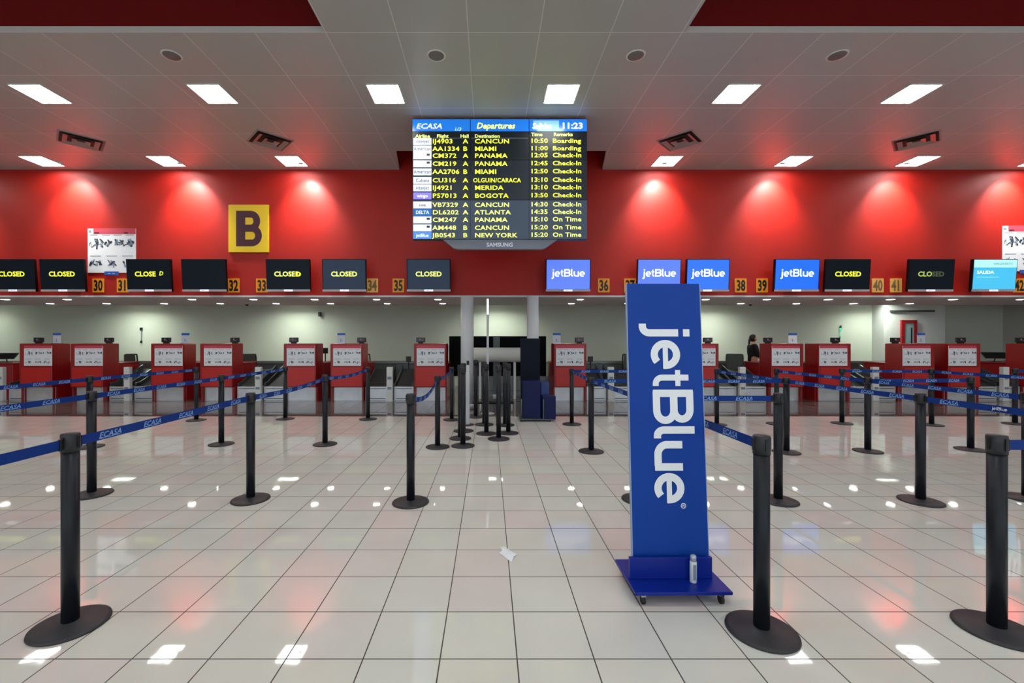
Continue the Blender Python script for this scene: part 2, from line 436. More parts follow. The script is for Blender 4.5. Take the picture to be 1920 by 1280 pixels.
# ------------------------------------------------------------------ ceiling lamps
def lamp_proto():
    e = empty('ceiling_lamp'); e['category'] = 'ceiling lamp'
    m = MB(); a, b = .27, .29
    for x0, y0, x1, y1 in ((-a, -b, a, -b+.02), (-a, b-.02, a, b), (-a, -b, -a+.02, b), (a-.02, -b, a, b)):
        m.box((x0, y0, -.012), (x1, y1, .0), M_frame)
    m.build('frame', e)
    m = MB(); m.box((-a+.02, -b+.02, -.006), (a-.02, b-.02, -.002), M_lampw); m.build('diffuser', e)
    m = MB()
    for k in range(1, 4):
        x = -a+2*a*k/4; m.box((x-.004, -b+.02, -.014), (x+.004, b-.02, -.008), M_frame)
    m.box((-a+.02, -b+.08, -.014), (a-.02, -b+.088, -.008), M_frame)
    m.box((-a+.02, b-.088, -.014), (a-.02, b-.08, -.008), M_frame)
    m.build('louvre', e)
    return e
L0 = lamp_proto()
names1 = ['leftmost', 'second from the left', 'third from the left', 'fourth from the left, above the departures board', 'fifth from the left', 'rightmost in view']
first = True
def lamp(x, y, z, label, group):
    global first
    if first:
        first = False; L0.location = (x, y, z); L0['label'] = label; L0['group'] = group; return L0
    return copy_tree(L0, (x, y, z), label=label, group=group)
for k, (px, nm) in enumerate(zip((77, 400, 724, 1052, 1379, 1707), names1)):
    lamp(PX(px, 7.29), 7.29, HC, 'square ceiling lamp of the nearer row, '+nm, 'square lamps of the nearer row')
names2 = ['leftmost', 'up and left of the letter B', 'next left of the departures board', 'first right of the departures board', 'second right of the departures board', 'third right of the departures board', 'at the right photo edge']
for px, nm in zip((79, 312, 547, 1250, 1487, 1720, 1955), names2):
    lamp(PX(px, 10.0), 10.0, HC, 'square far-row ceiling lamp by the red wall, '+nm, 'square lamps of the far row')
# rows over and behind the camera, outside the frame
k = 0
for y in (4.45, 1.6, -1.3, -4.2, -7.0):
    for x in (-1.0, 1.5): lamp(x, y, HC, 'square ceiling lamp in the hall behind the viewer', 'square lamps behind the viewer')
    if y < 1.9:
        for x in (-12.7, -9, -5, 5.4, 9.4, 13.4): lamp(x, y, HC, 'square ceiling lamp in the hall behind the viewer', 'square lamps behind the viewer')
for x in (-13.2, -10.3, 9.85, 12.7, 15.6): lamp(x, 7.29, HC, 'square ceiling lamp beyond the side of the photo', 'square lamps beyond the photo')
lamp(-13.0, 10.0, HC, 'square ceiling lamp beyond the side of the photo', 'square lamps beyond the photo')

# desk-zone lamps hidden above the soffit, lighting the far wall
zl = empty('shielded_ceiling_lamp'); 
m = MB()
for a_, b_ in (((-.32, -.16), (.32, -.15)), ((-.32, .15), (.32, .16)), ((-.32, -.15), (-.31, .15)), ((.31, -.15), (.32, .15))): m.box((*a_, -.2), (*b_, 0), M_frame)
m.build('housing', zl)
m = MB(); m.box((-.3, -.14, -.04), (.3, .14, -.03), M_lampb); m.build('diffuser', zl)
zx = [PX(p, 14.15) for p in (-75, 232, 540, 930, 1345, 1660)]
zn = ['left of the frame', 'far left', 'above the counter thirty-three side', 'between the columns', 'above the standing person', 'above the red-framed door', 'right of the frame']
for i, x in enumerate(zx):
    lb = 'small bright ceiling lamp behind the soffit, '+zn[i]
    if i == 0: zl.location = (x, 14.15, 3.105); tag(zl, lb, 'ceiling lamp', 'lamps behind the soffit')
    else: copy_tree(zl, (x, 14.15, 3.105), label=lb)

# round downlights in the soffit
dl = empty('downlight'); dl['category'] = 'downlight'; dl['group'] = 'round downlights in the soffit over the desks'
m = MB(); m.lathe([(.085, -.012), (.11, -.012), (.112, 0), (.085, 0), (.085, -.012)], M_frame, 24); m.build('rim', dl)
m = MB(); m.lathe([(0, -.006), (.084, -.006)], M_down, 24); m.build('lens', dl)
fd = True
nearpx = (10, 126, 360, 475, 590, 706, 821, 1088, 1323, 1438, 1553, 1670, 1787, 1915)
farpx = (94, 200, 308, 413, 518, 620, 726, 830, 1071, 1177, 1389, 1493, 1600, 1706)
ordn = ['first', 'second', 'third', 'fourth', 'fifth', 'sixth', 'seventh', 'eighth', 'ninth', 'tenth', 'eleventh', 'twelfth', 'thirteenth', 'fourteenth']
for row, pxs, Y in (('front', nearpx, 11.0), ('rear', farpx, 12.2)):
    for i, px in enumerate(pxs):
        lb = 'small round downlight in the grey soffit, %s from the left in the %s row' % (ordn[i], row)
        loc = (PX(px, Y), Y, ZS-.06)
        if fd: fd = False; dl.location = loc; dl['label'] = lb
        else: copy_tree(dl, loc, label=lb)

# ceiling speakers
sp = empty('ceiling_speaker'); sp['category'] = 'speaker'; sp['group'] = 'round grey speakers in the ceiling'
m = MB(); m.lathe([(0, -.018), (.09, -.016), (.112, -.006)], M_grille, 32); m.build('grille', sp)
m = MB(); m.lathe([(.112, -.006), (.135, -.006), (.137, 0), (.112, 0)], M_frame, 32); m.build('rim', sp)
Ysp = 4.1*F/(CY-104)
for i, (px, lb) in enumerate(((322, 'round grey ceiling speaker under the left red recess'), (818, 'round grey ceiling speaker left of centre, above the departures board'),
                              (1192, 'round grey ceiling speaker right of centre'), (1570, 'round grey ceiling speaker under the right red recess'))):
    loc = (PX(px, Ysp), Ysp, HC)
    if i == 0: sp.location = loc; sp['label'] = lb
    else: copy_tree(sp, loc, label=lb)

# air diffusers
vt = empty('air_diffuser'); vt['category'] = 'air vent'; vt['group'] = 'square air vents in the ceiling'
m = MB(); a = .36
def ring(mb, r0, r1, z0, z1, mt):
    for k in range(4):
        c, s_ = cos(k*pi/2), sin(k*pi/2)
        def R(x, y, z): return Vector((c*x-s_*y, s_*x+c*y, z))
        i = mb.mi(mt)
        v = [mb.bm.verts.new(R(-r0, -r0, z0)), mb.bm.verts.new(R(r0, -r0, z0)), mb.bm.verts.new(R(r1, -r1, z1)), mb.bm.verts.new(R(-r1, -r1, z1))]
        f = mb.bm.faces.new(v); f.material_index = i
ring(m, a, a-.03, 0, -.015, M_vent); ring(m, a-.03, a-.04, -.015, .0, M_vent); m.build('frame', vt)
m = MB()
for j, r in enumerate((.28, .14)): ring(m, r, r-.08, -.04, .0, M_vent)
m.build('louvre', vt, nrm=False)
m = MB(); m.box((-a+.04, -a+.04, -.002), (a-.04, a-.04, -.001), M_ventd); m.build('backing', vt)
Yv = 4.1*F/(CY-264)
for i, (px, r, lb) in enumerate(((152, .80, 'square air vent in the ceiling, furthest left'), (507, .76, 'square air vent in the ceiling left of the departures board'),
                              (1275, -.76, 'square air vent in the ceiling right of the departures board'), (1718, -.80, 'square air vent in the ceiling, furthest right'))):
    loc = (PX(px, Yv), Yv, HC)
    if i == 0: vt.location = loc; vt['label'] = lb; vt.rotation_euler = (0, 0, r)
    else: copy_tree(vt, loc, (0, 0, r), label=lb)

# ------------------------------------------------------------------ wall washers (real spots beside the red wall)
ws = empty('wall_spotlight'); ws['category'] = 'spotlight'; ws['group'] = 'small spotlights washing the red wall'
m = MB(); m.lathe([(0, 0), (.055, 0), (.06, -.03), (.05, -.035), (.045, -.02), (0, -.018)], M_frame, 20); m.build('housing', ws)
for i, px in enumerate((-95, 132, 350, 572, 1238, 1455, 1683, 1905)):
    x = PX(px, 10.3); nm = ['beyond the left edge', 'over the far left screens', 'between the two left lamps', 'right of the letter B board', 'first right of the departures board', 'second right of the departures board', 'third right of the departures board', 'at the right edge'][i]
    lb = 'tiny recessed spotlight at the top of the red wall, '+nm
    if i == 0: ws.location = (x, 10.06, HC); ws['label'] = lb
    else: copy_tree(ws, (x, 10.06, HC), label=lb)
    l = bpy.data.lights.new('wall_wash', 'SPOT'); l.energy = 430; l.color = (1, .93, .86); l.spot_size = radians(88); l.spot_blend = 1.; l.shadow_soft_size = .04
    lo = bpy.data.objects.new('wall_wash', l); COL.objects.link(lo); lo.location = (x, 10.05, HC-.05)
    d = Vector((0, .5, -1)); lo.rotation_euler = d.to_track_quat('-Z', 'Y').to_euler()

# ------------------------------------------------------------------ departures board
YBD = 8.0
bx0, bx1, bz1, bz0 = PX(773, YBD), PX(1101, YBD), PZ(223, YBD), PZ(448, YBD)
bd = empty('departures_board', ((bx0+bx1)/2, YBD, bz0), label='large hanging departures board of nine screens with yellow flight text', cat='display board')
W, Hh = bx1-bx0, bz1-bz0
m = MB(); m.box((-W/2, .02, 0), (W/2, .16, Hh), M_black, .006); m.build('housing', bd)
def bu(px): return (px-773)/328*W-W/2
def bz(py): return (448-py)/225*Hh
cols = [773, 882, 992, 1101]; rows = [223, 300, 375, 448]
SC = {}
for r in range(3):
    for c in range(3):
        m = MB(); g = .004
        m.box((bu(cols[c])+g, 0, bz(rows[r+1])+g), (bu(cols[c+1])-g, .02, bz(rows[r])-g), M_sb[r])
        if r == 0: m.box((bu(cols[c])+g*1.5, -.002, bz(246)), (bu(cols[c+1])-g*1.5, 0, bz(rows[0])-g*1.6), M_hdr)
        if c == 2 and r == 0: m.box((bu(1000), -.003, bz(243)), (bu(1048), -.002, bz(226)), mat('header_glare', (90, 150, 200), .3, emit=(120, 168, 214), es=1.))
        SC[r, c] = m
def scr(px, y): return SC[(0 if y < 299 else 1 if y < 374 else 2), (0 if px < 882 else 1 if px < 992 else 2)]
zt = -.004
airl = [(265, 'w', 'interjet', 0), (279, 'w', 'American', 0), (292, 'w', '', 0), (307, 'w', '', 0), (322, 'w', 'American', 0), (338, 'w', 'Cubana', 0), (352, 'w', 'interjet', 0),
        (367, 'v', 'wingo', 1), (384, 'w', 'viva', 0), (398, 'b', 'DELTA', 1), (412, 'w', '', 0), (427, 'w', '', 0), (441, 'j', 'jetBlue', 1)]
cm = {'w': mat('tile_white_glow', (200, 210, 220), .4, emit=(206, 214, 228), es=1.), 'v': mat('tile_violet_glow', (120, 110, 200), .4, emit=(124, 112, 220), es=1.),
      'b': mat('tile_blue_glow', (20, 80, 150), .4, emit=(24, 88, 160), es=1.), 'j': mat('tile_light_blue_glow', (70, 120, 210), .4, emit=(70, 124, 216), es=1.)}
for y, c, t, wh in airl:
    m = scr(780, y)
    m.box((bu(775), -.003, bz(y+6.6)), (bu(809), -.001, bz(y-6.2)), cm[c])
    if t: m.text(t, (bu(792), -.0045, bz(y+3)), M_jbtext if wh else M_ink, .085, .01, .95, 'CENTER')
    else: m.box((bu(800), -.0045, bz(y)), (bu(806), -.004, bz(y-4)), M_ink)
fl = ['IJ4903', 'AA1334', 'CM372', 'CM219', 'AA2706', 'CU316', 'IJ4921', 'P57013', 'VB7329', 'DL6202', 'CM247', 'AM448', 'JB0543']
hall = 'ABAABAAAAAABB'
dest = ['CANCUN', 'MIAMI', 'PANAMA', 'PANAMA', 'MIAMI', 'OLGUIN/CARACA', 'MERIDA', 'BOGOTA', 'CANCUN', 'ATLANTA', 'PANAMA', 'CANCUN', 'NEW YORK']
tm = ['10:50', '11:00', '12:05', '12:45', '12:50', '13:10', '13:10', '13:50', '14:30', '14:35', '15:10', '15:20', '15:20']
rem = ['Boarding']*2+['Check-In']*8+['On Time']*3
ys = [a[0] for a in airl]
ts = .112
def colm(items, px, sx=1.25, bold=.019):
    for i, (t, y) in enumerate(zip(items, ys)):
        yo = y if px < 980 else y-1
        scr(px, y).text(t, (bu(px if len(t) < 12 else 887), zt, bz(yo)-.037), M_yel if i < 8 else M_yelp, ts, bold, (sx if len(t) < 12 else .95)*.97, 'LEFT', spacing=1.05)
colm(fl, 811, 1.3)
colm(hall, 868, 1.3)
colm(dest, 890, 1.3)
colm(tm, 994, 1.28)
colm(rem, 1036, 1.26)
for t, px, y in (('Airline', 779, 255), ('Flight', 819, 255), ('Hall', 863, 255), ('Destination', 890, 255), ('Time', 996, 252), ('Remarks', 1038, 252)):
    scr(px, y).text(t, (bu(px), zt, bz(y)-.03), M_yelp, .085, .025, 1.15)
SC[0, 0].box((bu(810), zt, bz(259.4)), (bu(881), zt+.001, bz(258.6)), M_inkg)
SC[0, 1].box((bu(883), zt, bz(259.4)), (bu(990), zt+.001, bz(258.6)), M_inkg)
m = SC[0, 0]
m.text('ECASA', (bu(780), zt, bz(241)), M_jbtext, .13, .01, 1.2, shear=.25)
m.box((bu(778), zt, bz(243.2)), (bu(828), zt+.001, bz(242.4)), M_beltink)
m.text('1/3', (bu(851), zt, bz(245)), M_cyanl, .08, .02, 1.3, shear=.2)
SC[0, 1].text('Departures', (bu(893), zt, bz(241)), M_yelp, .15, .03, 1.0, shear=.25)
SC[0, 2].text('Salidas', (bu(998), zt, bz(241)), M_jbtext, .14, .025, .95, shear=.1)
SC[0, 2].text('11:23', (bu(1052), zt, bz(241)), M_jbtext, .15, .03, 1.2)
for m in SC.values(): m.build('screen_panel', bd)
m = MB(); zc = bz(466)
m.poly([(bu(830), -.001), (bu(1045), -.001), (bu(1022), zc+.02), (bu(1016), zc), (bu(858), zc), (bu(850), zc+.02)], mat('grey_plastic', (112, 118, 132), .35), (0, .03, 0), EX, EZ, -.1)
m.build('chin', bd)
m = MB(); m.text('SAMSUNG', (bu(937), .026, bz(461.5)), M_beltwhite, .1, .03, 1.05, 'CENTER'); m.build('maker_lettering', bd)
for px in (867, 938, 1010):
    m = MB(); m.tube((bu(px), .09, Hh), (bu(px), .09, HC-bz0), .008, M_chrome, n=10); m.build('hanging_rod', bd)

# ------------------------------------------------------------------ wall signs, numbers
zB0, zB1 = PZ(473, 10.47), PZ(384, 10.47); xB0, xB1 = PX(429, 10.47), PX(504, 10.47)
e = empty('letter_sign', ((xB0+xB1)/2, 10.495, zB0), label='yellow square board with a big maroon letter B on the red wall', cat='sign')
m = MB(); w = (xB1-xB0)/2; h = zB1-zB0
m.box((-w, -.045, 0), (w, 0, h), M_yellow, .004); m.build('board', e)
m = MB()
B = []
s = h*.745/1.47
def B_letter(mb, mt, o, s):
    put_quads(mb, ribbon([(.15, 0), (.15, 1.47)], .38)+ribbon([(0, .14), (.62, .14)]+arc(.62, .44, .27, .30, -90, 90, 12)+[(0, .74)], .28)
              + ribbon([(0, .76), (.57, .76)]+arc(.57, 1.045, .25, .285, -90, 90, 12)+[(0, 1.33)], .28), mt, o, EX, EZ, s)
B_letter(m, M_maroon, (-.44*s-.015, -.0475, h*.125), s)
m.build('letter', e)

def number_plate(n, px, pale=False, lb=''):
    Y = 10.48; x = PX(px, Y); z0 = PZ(548, Y); w = .14
    e = empty('number_sign', (x, YW-.002, z0), label=lb, cat='number sign', group='counter number plates along the red wall')
    m = MB(); m.box((-w, -.02, 0), (w, 0, .33), M_signp if pale else M_signy, .003); m.build('plate', e)
    m = MB(); m.text(str(n), (0, -.0215, .045), M_black if not pale else mat('faded_ink', (120, 100, 70), .6), .35, .035, .62, 'CENTER'); m.build('number', e)
for n, px, pale, lb in ((30, 184, 0, 'below the left notice'), (31, 230, 0, 'left of a CLOSED screen'), (32, 438, 0, 'right of the blank screen'), (33, 491, 0, 'left of a CLOSED screen'),
                       (34, 698, 1, 'right of a CLOSED screen'), (35, 747, 0, 'left of a greyish CLOSED screen'), (36, 1132, 0, 'right of the first blue screen'), (37, 1181, 0, 'above the tall blue sign'),
                       (38, 1389, 0, 'between blue screens'), (39, 1429, 0, 'left of a blue screen'), (40, 1646, 1, 'right of a CLOSED screen'), (41, 1680, 1, 'left of the dim CLOSED screen'), (42, 1911, 0, 'right of the cyan screen')):
    number_plate(n, px, pale, 'small %samber plate numbered %d on the red wall, %s' % ('faded ' if pale else '', n, lb))

# prohibited-items notice artwork (one mesh: paper, header band, rows of pictograms)
def notice(mb, w, h, big, s=1, small=False):
    mb.box((-w/2, -.012, 0), (w/2, 0, h), M_paper)
    hb = h*.13
    mb.box((-w/2+.001, -.0135, h-hb), (w/2-.001, -.012, h-.001), M_pink)
    y = -.0145
    if not small:
        mb.box((-w/2+.002, y, h-hb), (-w/2+w*.12, y+.001, h-.002), M_paper)
        mb.box((-w/2+.02, y-.001, h-hb*.75), (-w/2+w*.08, y, h-hb*.3), M_inkg)
        mb.box((-w*.36, y, h-hb*.9), (-w*.26, y+.001, h-hb*.65), M_maroon); mb.box((w*.26, y, h-hb*.9), (w*.34, y+.001, h-hb*.65), M_maroon)
    rnd = random.Random(5)
    rowsy = ((.58, 4, .17), (.14, 3, .14)) if not small else ((.56, 4, .14), (.12, 3, .12))
    for fy, n, sz in rowsy:
        for k in range(n):
            cx = -w/2+w*(k+.5)/n
            for q in range(8 if not small else 6):
                a = rnd.uniform(.3, 2.8); L_ = h*sz*rnd.uniform(.4, 1.1); t = h*.02*rnd.uniform(.7, 2.4)
                ox = cx+rnd.uniform(-.11, .11)*w*.85; oz = h*(fy+sz*.5)+rnd.uniform(-.35, .35)*h*sz
                p = ribbon([(ox-cos(a)*L_/2, oz-sin(a)*L_/2), (ox, oz+t*.6), (ox+cos(a)*L_/2, oz+sin(a)*L_/2)], t)
                for qd in p: mb.poly(qd, M_ink if (rnd.random() < .6) else M_inkg, (0, y-.0002*q, 0))
            mb.box((cx-w/n*.34, y, h*(fy+sz+.09)), (cx+w/n*.34, y+.001, h*(fy+sz+.105)), M_inkg)
    return mb
def wall_notice(px0, px1, py0, py1, lb):
    Y = 10.48; x0, x1, z0, z1 = PX(px0, Y), PX(px1, Y), PZ(py1, Y), PZ(py0, Y)
    e = empty('notice_board', ((x0+x1)/2, YW-.002, z0), label=lb, cat='notice', group='large item notices on the red wall')
    m = MB(); notice(m, x1-x0, z1-z0, True); m.build('panel', e)
    m = MB(); m.box((-.17, -.02, -.06), (.17, -.0126, .03), M_blueink, .003); m.box((-.08, -.022, -.03), (-.02, -.0201, -.01), M_beltink); m.box((.02, -.022, -.03), (.08, -.0201, -.01), M_beltink); m.build('emblem', e)
wall_notice(164, 254, 428, 511, 'white notice with pink header and dark pictograms, above amber plates 30 and 31')
wall_notice(1880, 1971, 423, 508, 'white notice with pink header cut off by the right edge of the photo')

# ------------------------------------------------------------------ counter screens
def screen_common(name, px0, px1, lb, grp, face_m):
    Y = 10.2; x = PX((px0+px1)/2, Y); w = (px1-px0)/2*Y/F
    z0, z1 = PZ(546.5, Y), PZ(486, Y); h = z1-z0
    e = empty(name, (x, Y, z0), (radians(4.0), 0, 0), label=lb, cat='screen', group=grp)
    m = MB(); m.box((-w, 0, 0), (w, .07, h), M_bezel, .006); m.build('housing', e)
    m = MB(); m.box((-w+.02, -.003, .055), (w-.02, 0, h-.018), face_m); m.build('display', e)
    m = MB(); m.box((-w+.001, -.005, .002), (w-.001, -.0002, .05), M_silver); m.build('lower_trim', e)
    m = MB(); m.box((-.1, -.007, .006), (.1, -.0052, .046), M_jbtext); m.text('SAMSUNG', (0, -.0075, .014), M_inkg, .028, .01, 1.1, 'CENTER'); m.build('maker_badge', e)
    m = MB(); m.box((-.12, .0702, h*.3), (.12, .31, h*.6), M_black); m.build('wall_bracket', e)
    return e, w, h
def closed(px0, px1, lb, col=None, txt='CLOSED', face=None, split=0):
    e, w, h = screen_common('counter_tv', px0, px1, lb, 'screens over the closed counters', face or M_dark)
    if txt:
        m = MB()
        if split == 1:
            m.text('CLOSE', (-.32, -.005, h*.47), col, .155, .03, 1.05); m.text('D', (.24, -.005, h*.5), col, .13, .02, 1.0, shear=.2)
        elif split == 2:
            m.text('CLOSE', (-.32, -.005, h*.47), M_yelp, .155, .03, 1.05); m.text('D', (.17, -.005, h*.47), M_yel, .155, .03, 1.05); m.text('D', (.2, -.0055, h*.47), M_yel, .14, .02, 1.0)
        elif split == 3:
            m.text('CLO', (-.32, -.005, h*.47), mat('half_dim_text', (150, 165, 80), .5, emit=(160, 180, 90), es=1.), .155, .03, 1.05); m.text('SED', (.01, -.005, h*.47), mat('dimmer_text', (60, 70, 50), .5, emit=(62, 74, 50), es=1.), .155, .03, 1.05)
        else: m.text(txt, (0, -.005, h*.47), col, .155, .03, 1.05, 'CENTER')
        m.build('lettering', e)
closed(-18, 67, 'dark CLOSED screen cut off by the left edge of the photo', M_yel)
closed(77, 160, 'dark CLOSED screen left of the large notice and plate 30', M_yel)
closed(239, 322, 'dark screen overlapping the left notice, its word CLOSED with a gap before D', M_yel, split=1)
closed(342, 425, 'blank dark screen beside plate 32', None, '')
closed(500, 582, 'dark CLOSED screen beside plate 33, doubled letter D', M_yelp, split=2)
closed(605, 687, 'greyish CLOSED screen left of plate 34', M_yelp, face=M_dark2)
closed(763, 845, 'greyish CLOSED screen right of plate 35, nearest the columns on the left', M_yelp, face=M_dark2)
closed(1546, 1630, 'dark CLOSED screen left of plate 40', M_yel)
closed(1702, 1787, 'dark screen right of plate 41 with a fading word CLOSED', M_yel, split=3)
def jets(px0, px1, lb, face):
    e, w, h = screen_common('airline_tv', px0, px1, lb, 'blue airline screens over the open counters', face)
    m = MB(); put_quads(m, LOGO, M_jbtext, (-.385, -.005, h*.46), EX, EZ, .118); m.build('lettering', e)
jets(1023, 1107, 'violet blue airline screen left of plate 36', M_jb2)
jets(1194, 1276, 'violet blue airline screen directly above the tall blue sign, beside plate 37', M_jb2)
jets(1286, 1367, 'bright blue airline screen left of plate 38', M_jb1)
jets(1451, 1535, 'bright blue airline screen right of plate 39', M_jb1)
e, w, h = screen_common('information_tv', 1821, 1904, 'cyan information screen in front of the right notice', 'screens with other content', M_cyan)
m = MB(); m.box((-w+.02, -.0045, h*.74), (w-.02, -.003, h-.018), M_cyanl)
m.text('AEROPUERTO', (-.05, -.0055, h*.82), M_inkg, .07, .0, 1.); m.text('SALIDA', (-.42, -.005, h*.55), M_jbtext, .1, .02, 1.2); m.box((-.42, -.005, h*.44), (.1, -.004, h*.45), M_cyanl); m.build('lettering', e)

# ------------------------------------------------------------------ check-in desks
YF = 11.1
def desk_proto():
    e = empty('check_in_desk'); e['category'] = 'desk'; e['group'] = 'red check-in desks'
    w, zt, zb, D = .82, PZ(643.7, YF), PZ(726, YF), .5
    zm = PZ(688, YF)
    m = MB(); m.box((-w/2, .0, zb), (w/2, D, zt), M_desk, .02); m.build('cabinet', e)
    m = MB(); m.box((-w/2+.05, -.008, zb+.02), (w/2-.03, .0, zm-.01), M_deskin, .003); m.build('front_panel', e)
    m = MB(); m.box((-w/2+.04, .14, 0), (w/2-.04, D-.02, zb), M_steel); m.build('base_panel', e)
    for sx in (-1, 1):
        m = MB(); m.box((sx*w/2, .14, 0), (sx*(w/2-.038), D, zb), M_desk); m.build('base_side', e)
    m = MB(); m.box((-w/2, .05, 0), (-w/2+.03, .09, zb), M_desk); m.build('leg', e)
    m = MB(); m.box((w/2-.03, .05, 0), (w/2, .09, zb), M_desk); m.build('leg', e)
    m = MB(); m.box((-w/2, D+.001, 0), (w/2, D+.65, .92), M_desk, .01); m.build('rear_counter', e)
    m = MB(); m.box((-w/2-.02, D+.002, .922), (w/2+.02, D+.67, .95), M_desk, .006); m.build('worktop', e)
    pm = MB(); notice(pm, .70, PZ(648, YF)-PZ(685.5, YF), False, small=True); p = pm.build('poster', e, (.0, -.0005, PZ(685.5, YF))); p['label'] = 'white poster of pictograms with a pink header'
    return e
dk = desk_proto()
# px of left and right edge of each front, poster centre
desks = [(36, 97, 72, 'red check-in desk, leftmost of the photo'), (131, 193, 167, 'red check-in desk, second from the left edge of the photo'),
         (284, 342, 316.5, 'red check-in desk, third from the left'), (374, 436, 409, 'red check-in desk, fourth from the left'),
         (532, 592, 564, 'red check-in desk, fifth from the left'), (619, 680, 651, 'red check-in desk, sixth from the left'),
         (776, 837, 807.5, 'red check-in desk just left of the left column'), (1038, 1100, 1068.5, 'red check-in desk just right of the blue bin and navy board'),
         (1287, 1348, 1315, 'red check-in desk mostly hidden behind the tall blue sign'), (1446, 1507, 1473, 'red check-in desk beside the standing person'),
         (1535, 1596, 1562, 'red check-in desk with the bright white card holder to its left'), (1692, 1753, 1718, 'red check-in desk in front of the red-framed door'),
         (1778, 1839, 1804, 'red check-in desk, last whole one on the right'), (1928, 1989, 1950, 'red check-in desk cut off by the right edge of the photo')]
roots = []
for i, (a, b, pc, lb) in enumerate(desks):
    c = (a+b)/2; loc = (PX(c, YF), YF, 0)
    if i == 0: r = dk; r.location = loc; r['label'] = lb
    else: r = copy_tree(dk, loc, label=lb)
    roots.append((r, pc-c))
for r, dx in roots:
    for ch in r.children:
        if ch.name.startswith('poster'): ch.location.x = dx*YF/F

# weight displays on the desks
wd = empty('weight_display'); wd['category'] = 'display'; wd['group'] = 'small dark weight displays on the desks'
m = MB(); m.box((-.11, -.03, .03), (.11, .03, .15), M_black, .008); m.build('case', wd)
m = MB(); m.box((-.09, -.034, .05), (.09, -.031, .135), mat('display_glass', (36, 20, 28), .15)); m.box((-.03, -.036, .08), (.0, -.0345, .12), M_inkg); m.box((.01, -.036, .07), (.05, -.0345, .09), mat('display_digits', (150, 60, 60), .4)); m.build('readout', wd)
m = MB(); m.box((-.06, -.04, 0), (.06, .04, .03), M_black, .004); m.build('foot', wd)
dtop = PZ(643.7, YF)
wdl = ['on the leftmost red desk', 'on the second red desk from the left', 'on the third red desk from the left', 'on the fourth red desk from the left', 'on the fifth red desk from the left', 'on the sixth red desk from the left',
       'on the desk left of the columns', 'on the desk right of the navy board', 'on the desk half hidden by the tall blue sign', 'beside the face of the standing person', 'right of the white card holder', 'on the desk left of the red-framed door', 'on the last whole desk at right', 'at the right edge of the photo']
for i, px in enumerate((73, 208, 312, 445, 551, 681, 789, 1086, 1327, 1437, 1566, 1673, 1801, 1913)):
    c = desks[i][0]+(desks[i][1]-desks[i][0])/2
    xd = PX(c, YF); Yd = YF+.12
    x = PX(px, Yd)
    if abs(x-xd) > .29:
        # further back on the same desk
        Yd = YF+.33; x = PX(px, Yd); x = max(xd-.29, min(xd+.29, x))
    lb = 'small dark weight display '+wdl[i]
    if i == 0: wd.location = (x, Yd, dtop); wd['label'] = lb
    else: copy_tree(wd, (x, Yd, dtop), label=lb)
# card holders
def holder(px, di, tilt, bright, lb):
    Yd = YF+.25; xd = PX(sum(desks[di][:2])/2, YF); x = max(xd-.3, min(xd+.3, PX(px, Yd)))
    e = empty('card_holder', (x, Yd, dtop), (0, 0, tilt), label=lb, cat='sign', group='upright cards on the desks')
    m = MB(); m.box((-.1, -.01, .01), (.1, .0, .2), M_letter if bright else mat('card_paper', (200, 208, 222), .5)); m.box((-.02, -.013, .04), (.0, -.0105, .12), M_inkg); m.box((.01, -.013, .05), (.05, -.0105, .06), M_inkg); m.build('card', e)
    m = MB(); m.box((-.1, -.011, .21), (.1, .0, .265), M_blueink); m.box((-.1, .0005, .012), (.1, .003, .265), M_paper); m.build('blue_header', e)
    m = MB(); m.box((-.11, -.05, 0), (.11, .05, .01), M_chrome); m.build('foot', e)
holder(112, 0, 0, 0, 'small white card with blue header on the leftmost desk')
holder(352, 2, 0, 0, 'small white card with blue header between the third and fourth desks from the left')
holder(640, 5, 0, 0, 'small white card with blue header on the desk below plate 34')
holder(1043, 7, 0, 0, 'small white card with blue header beside the navy board')
holder(1512, 9, -.15, 1, 'bright white card with blue header right of the standing person')
holder(1752, 11, 0, 0, 'small white card with blue header right of the red-framed door')

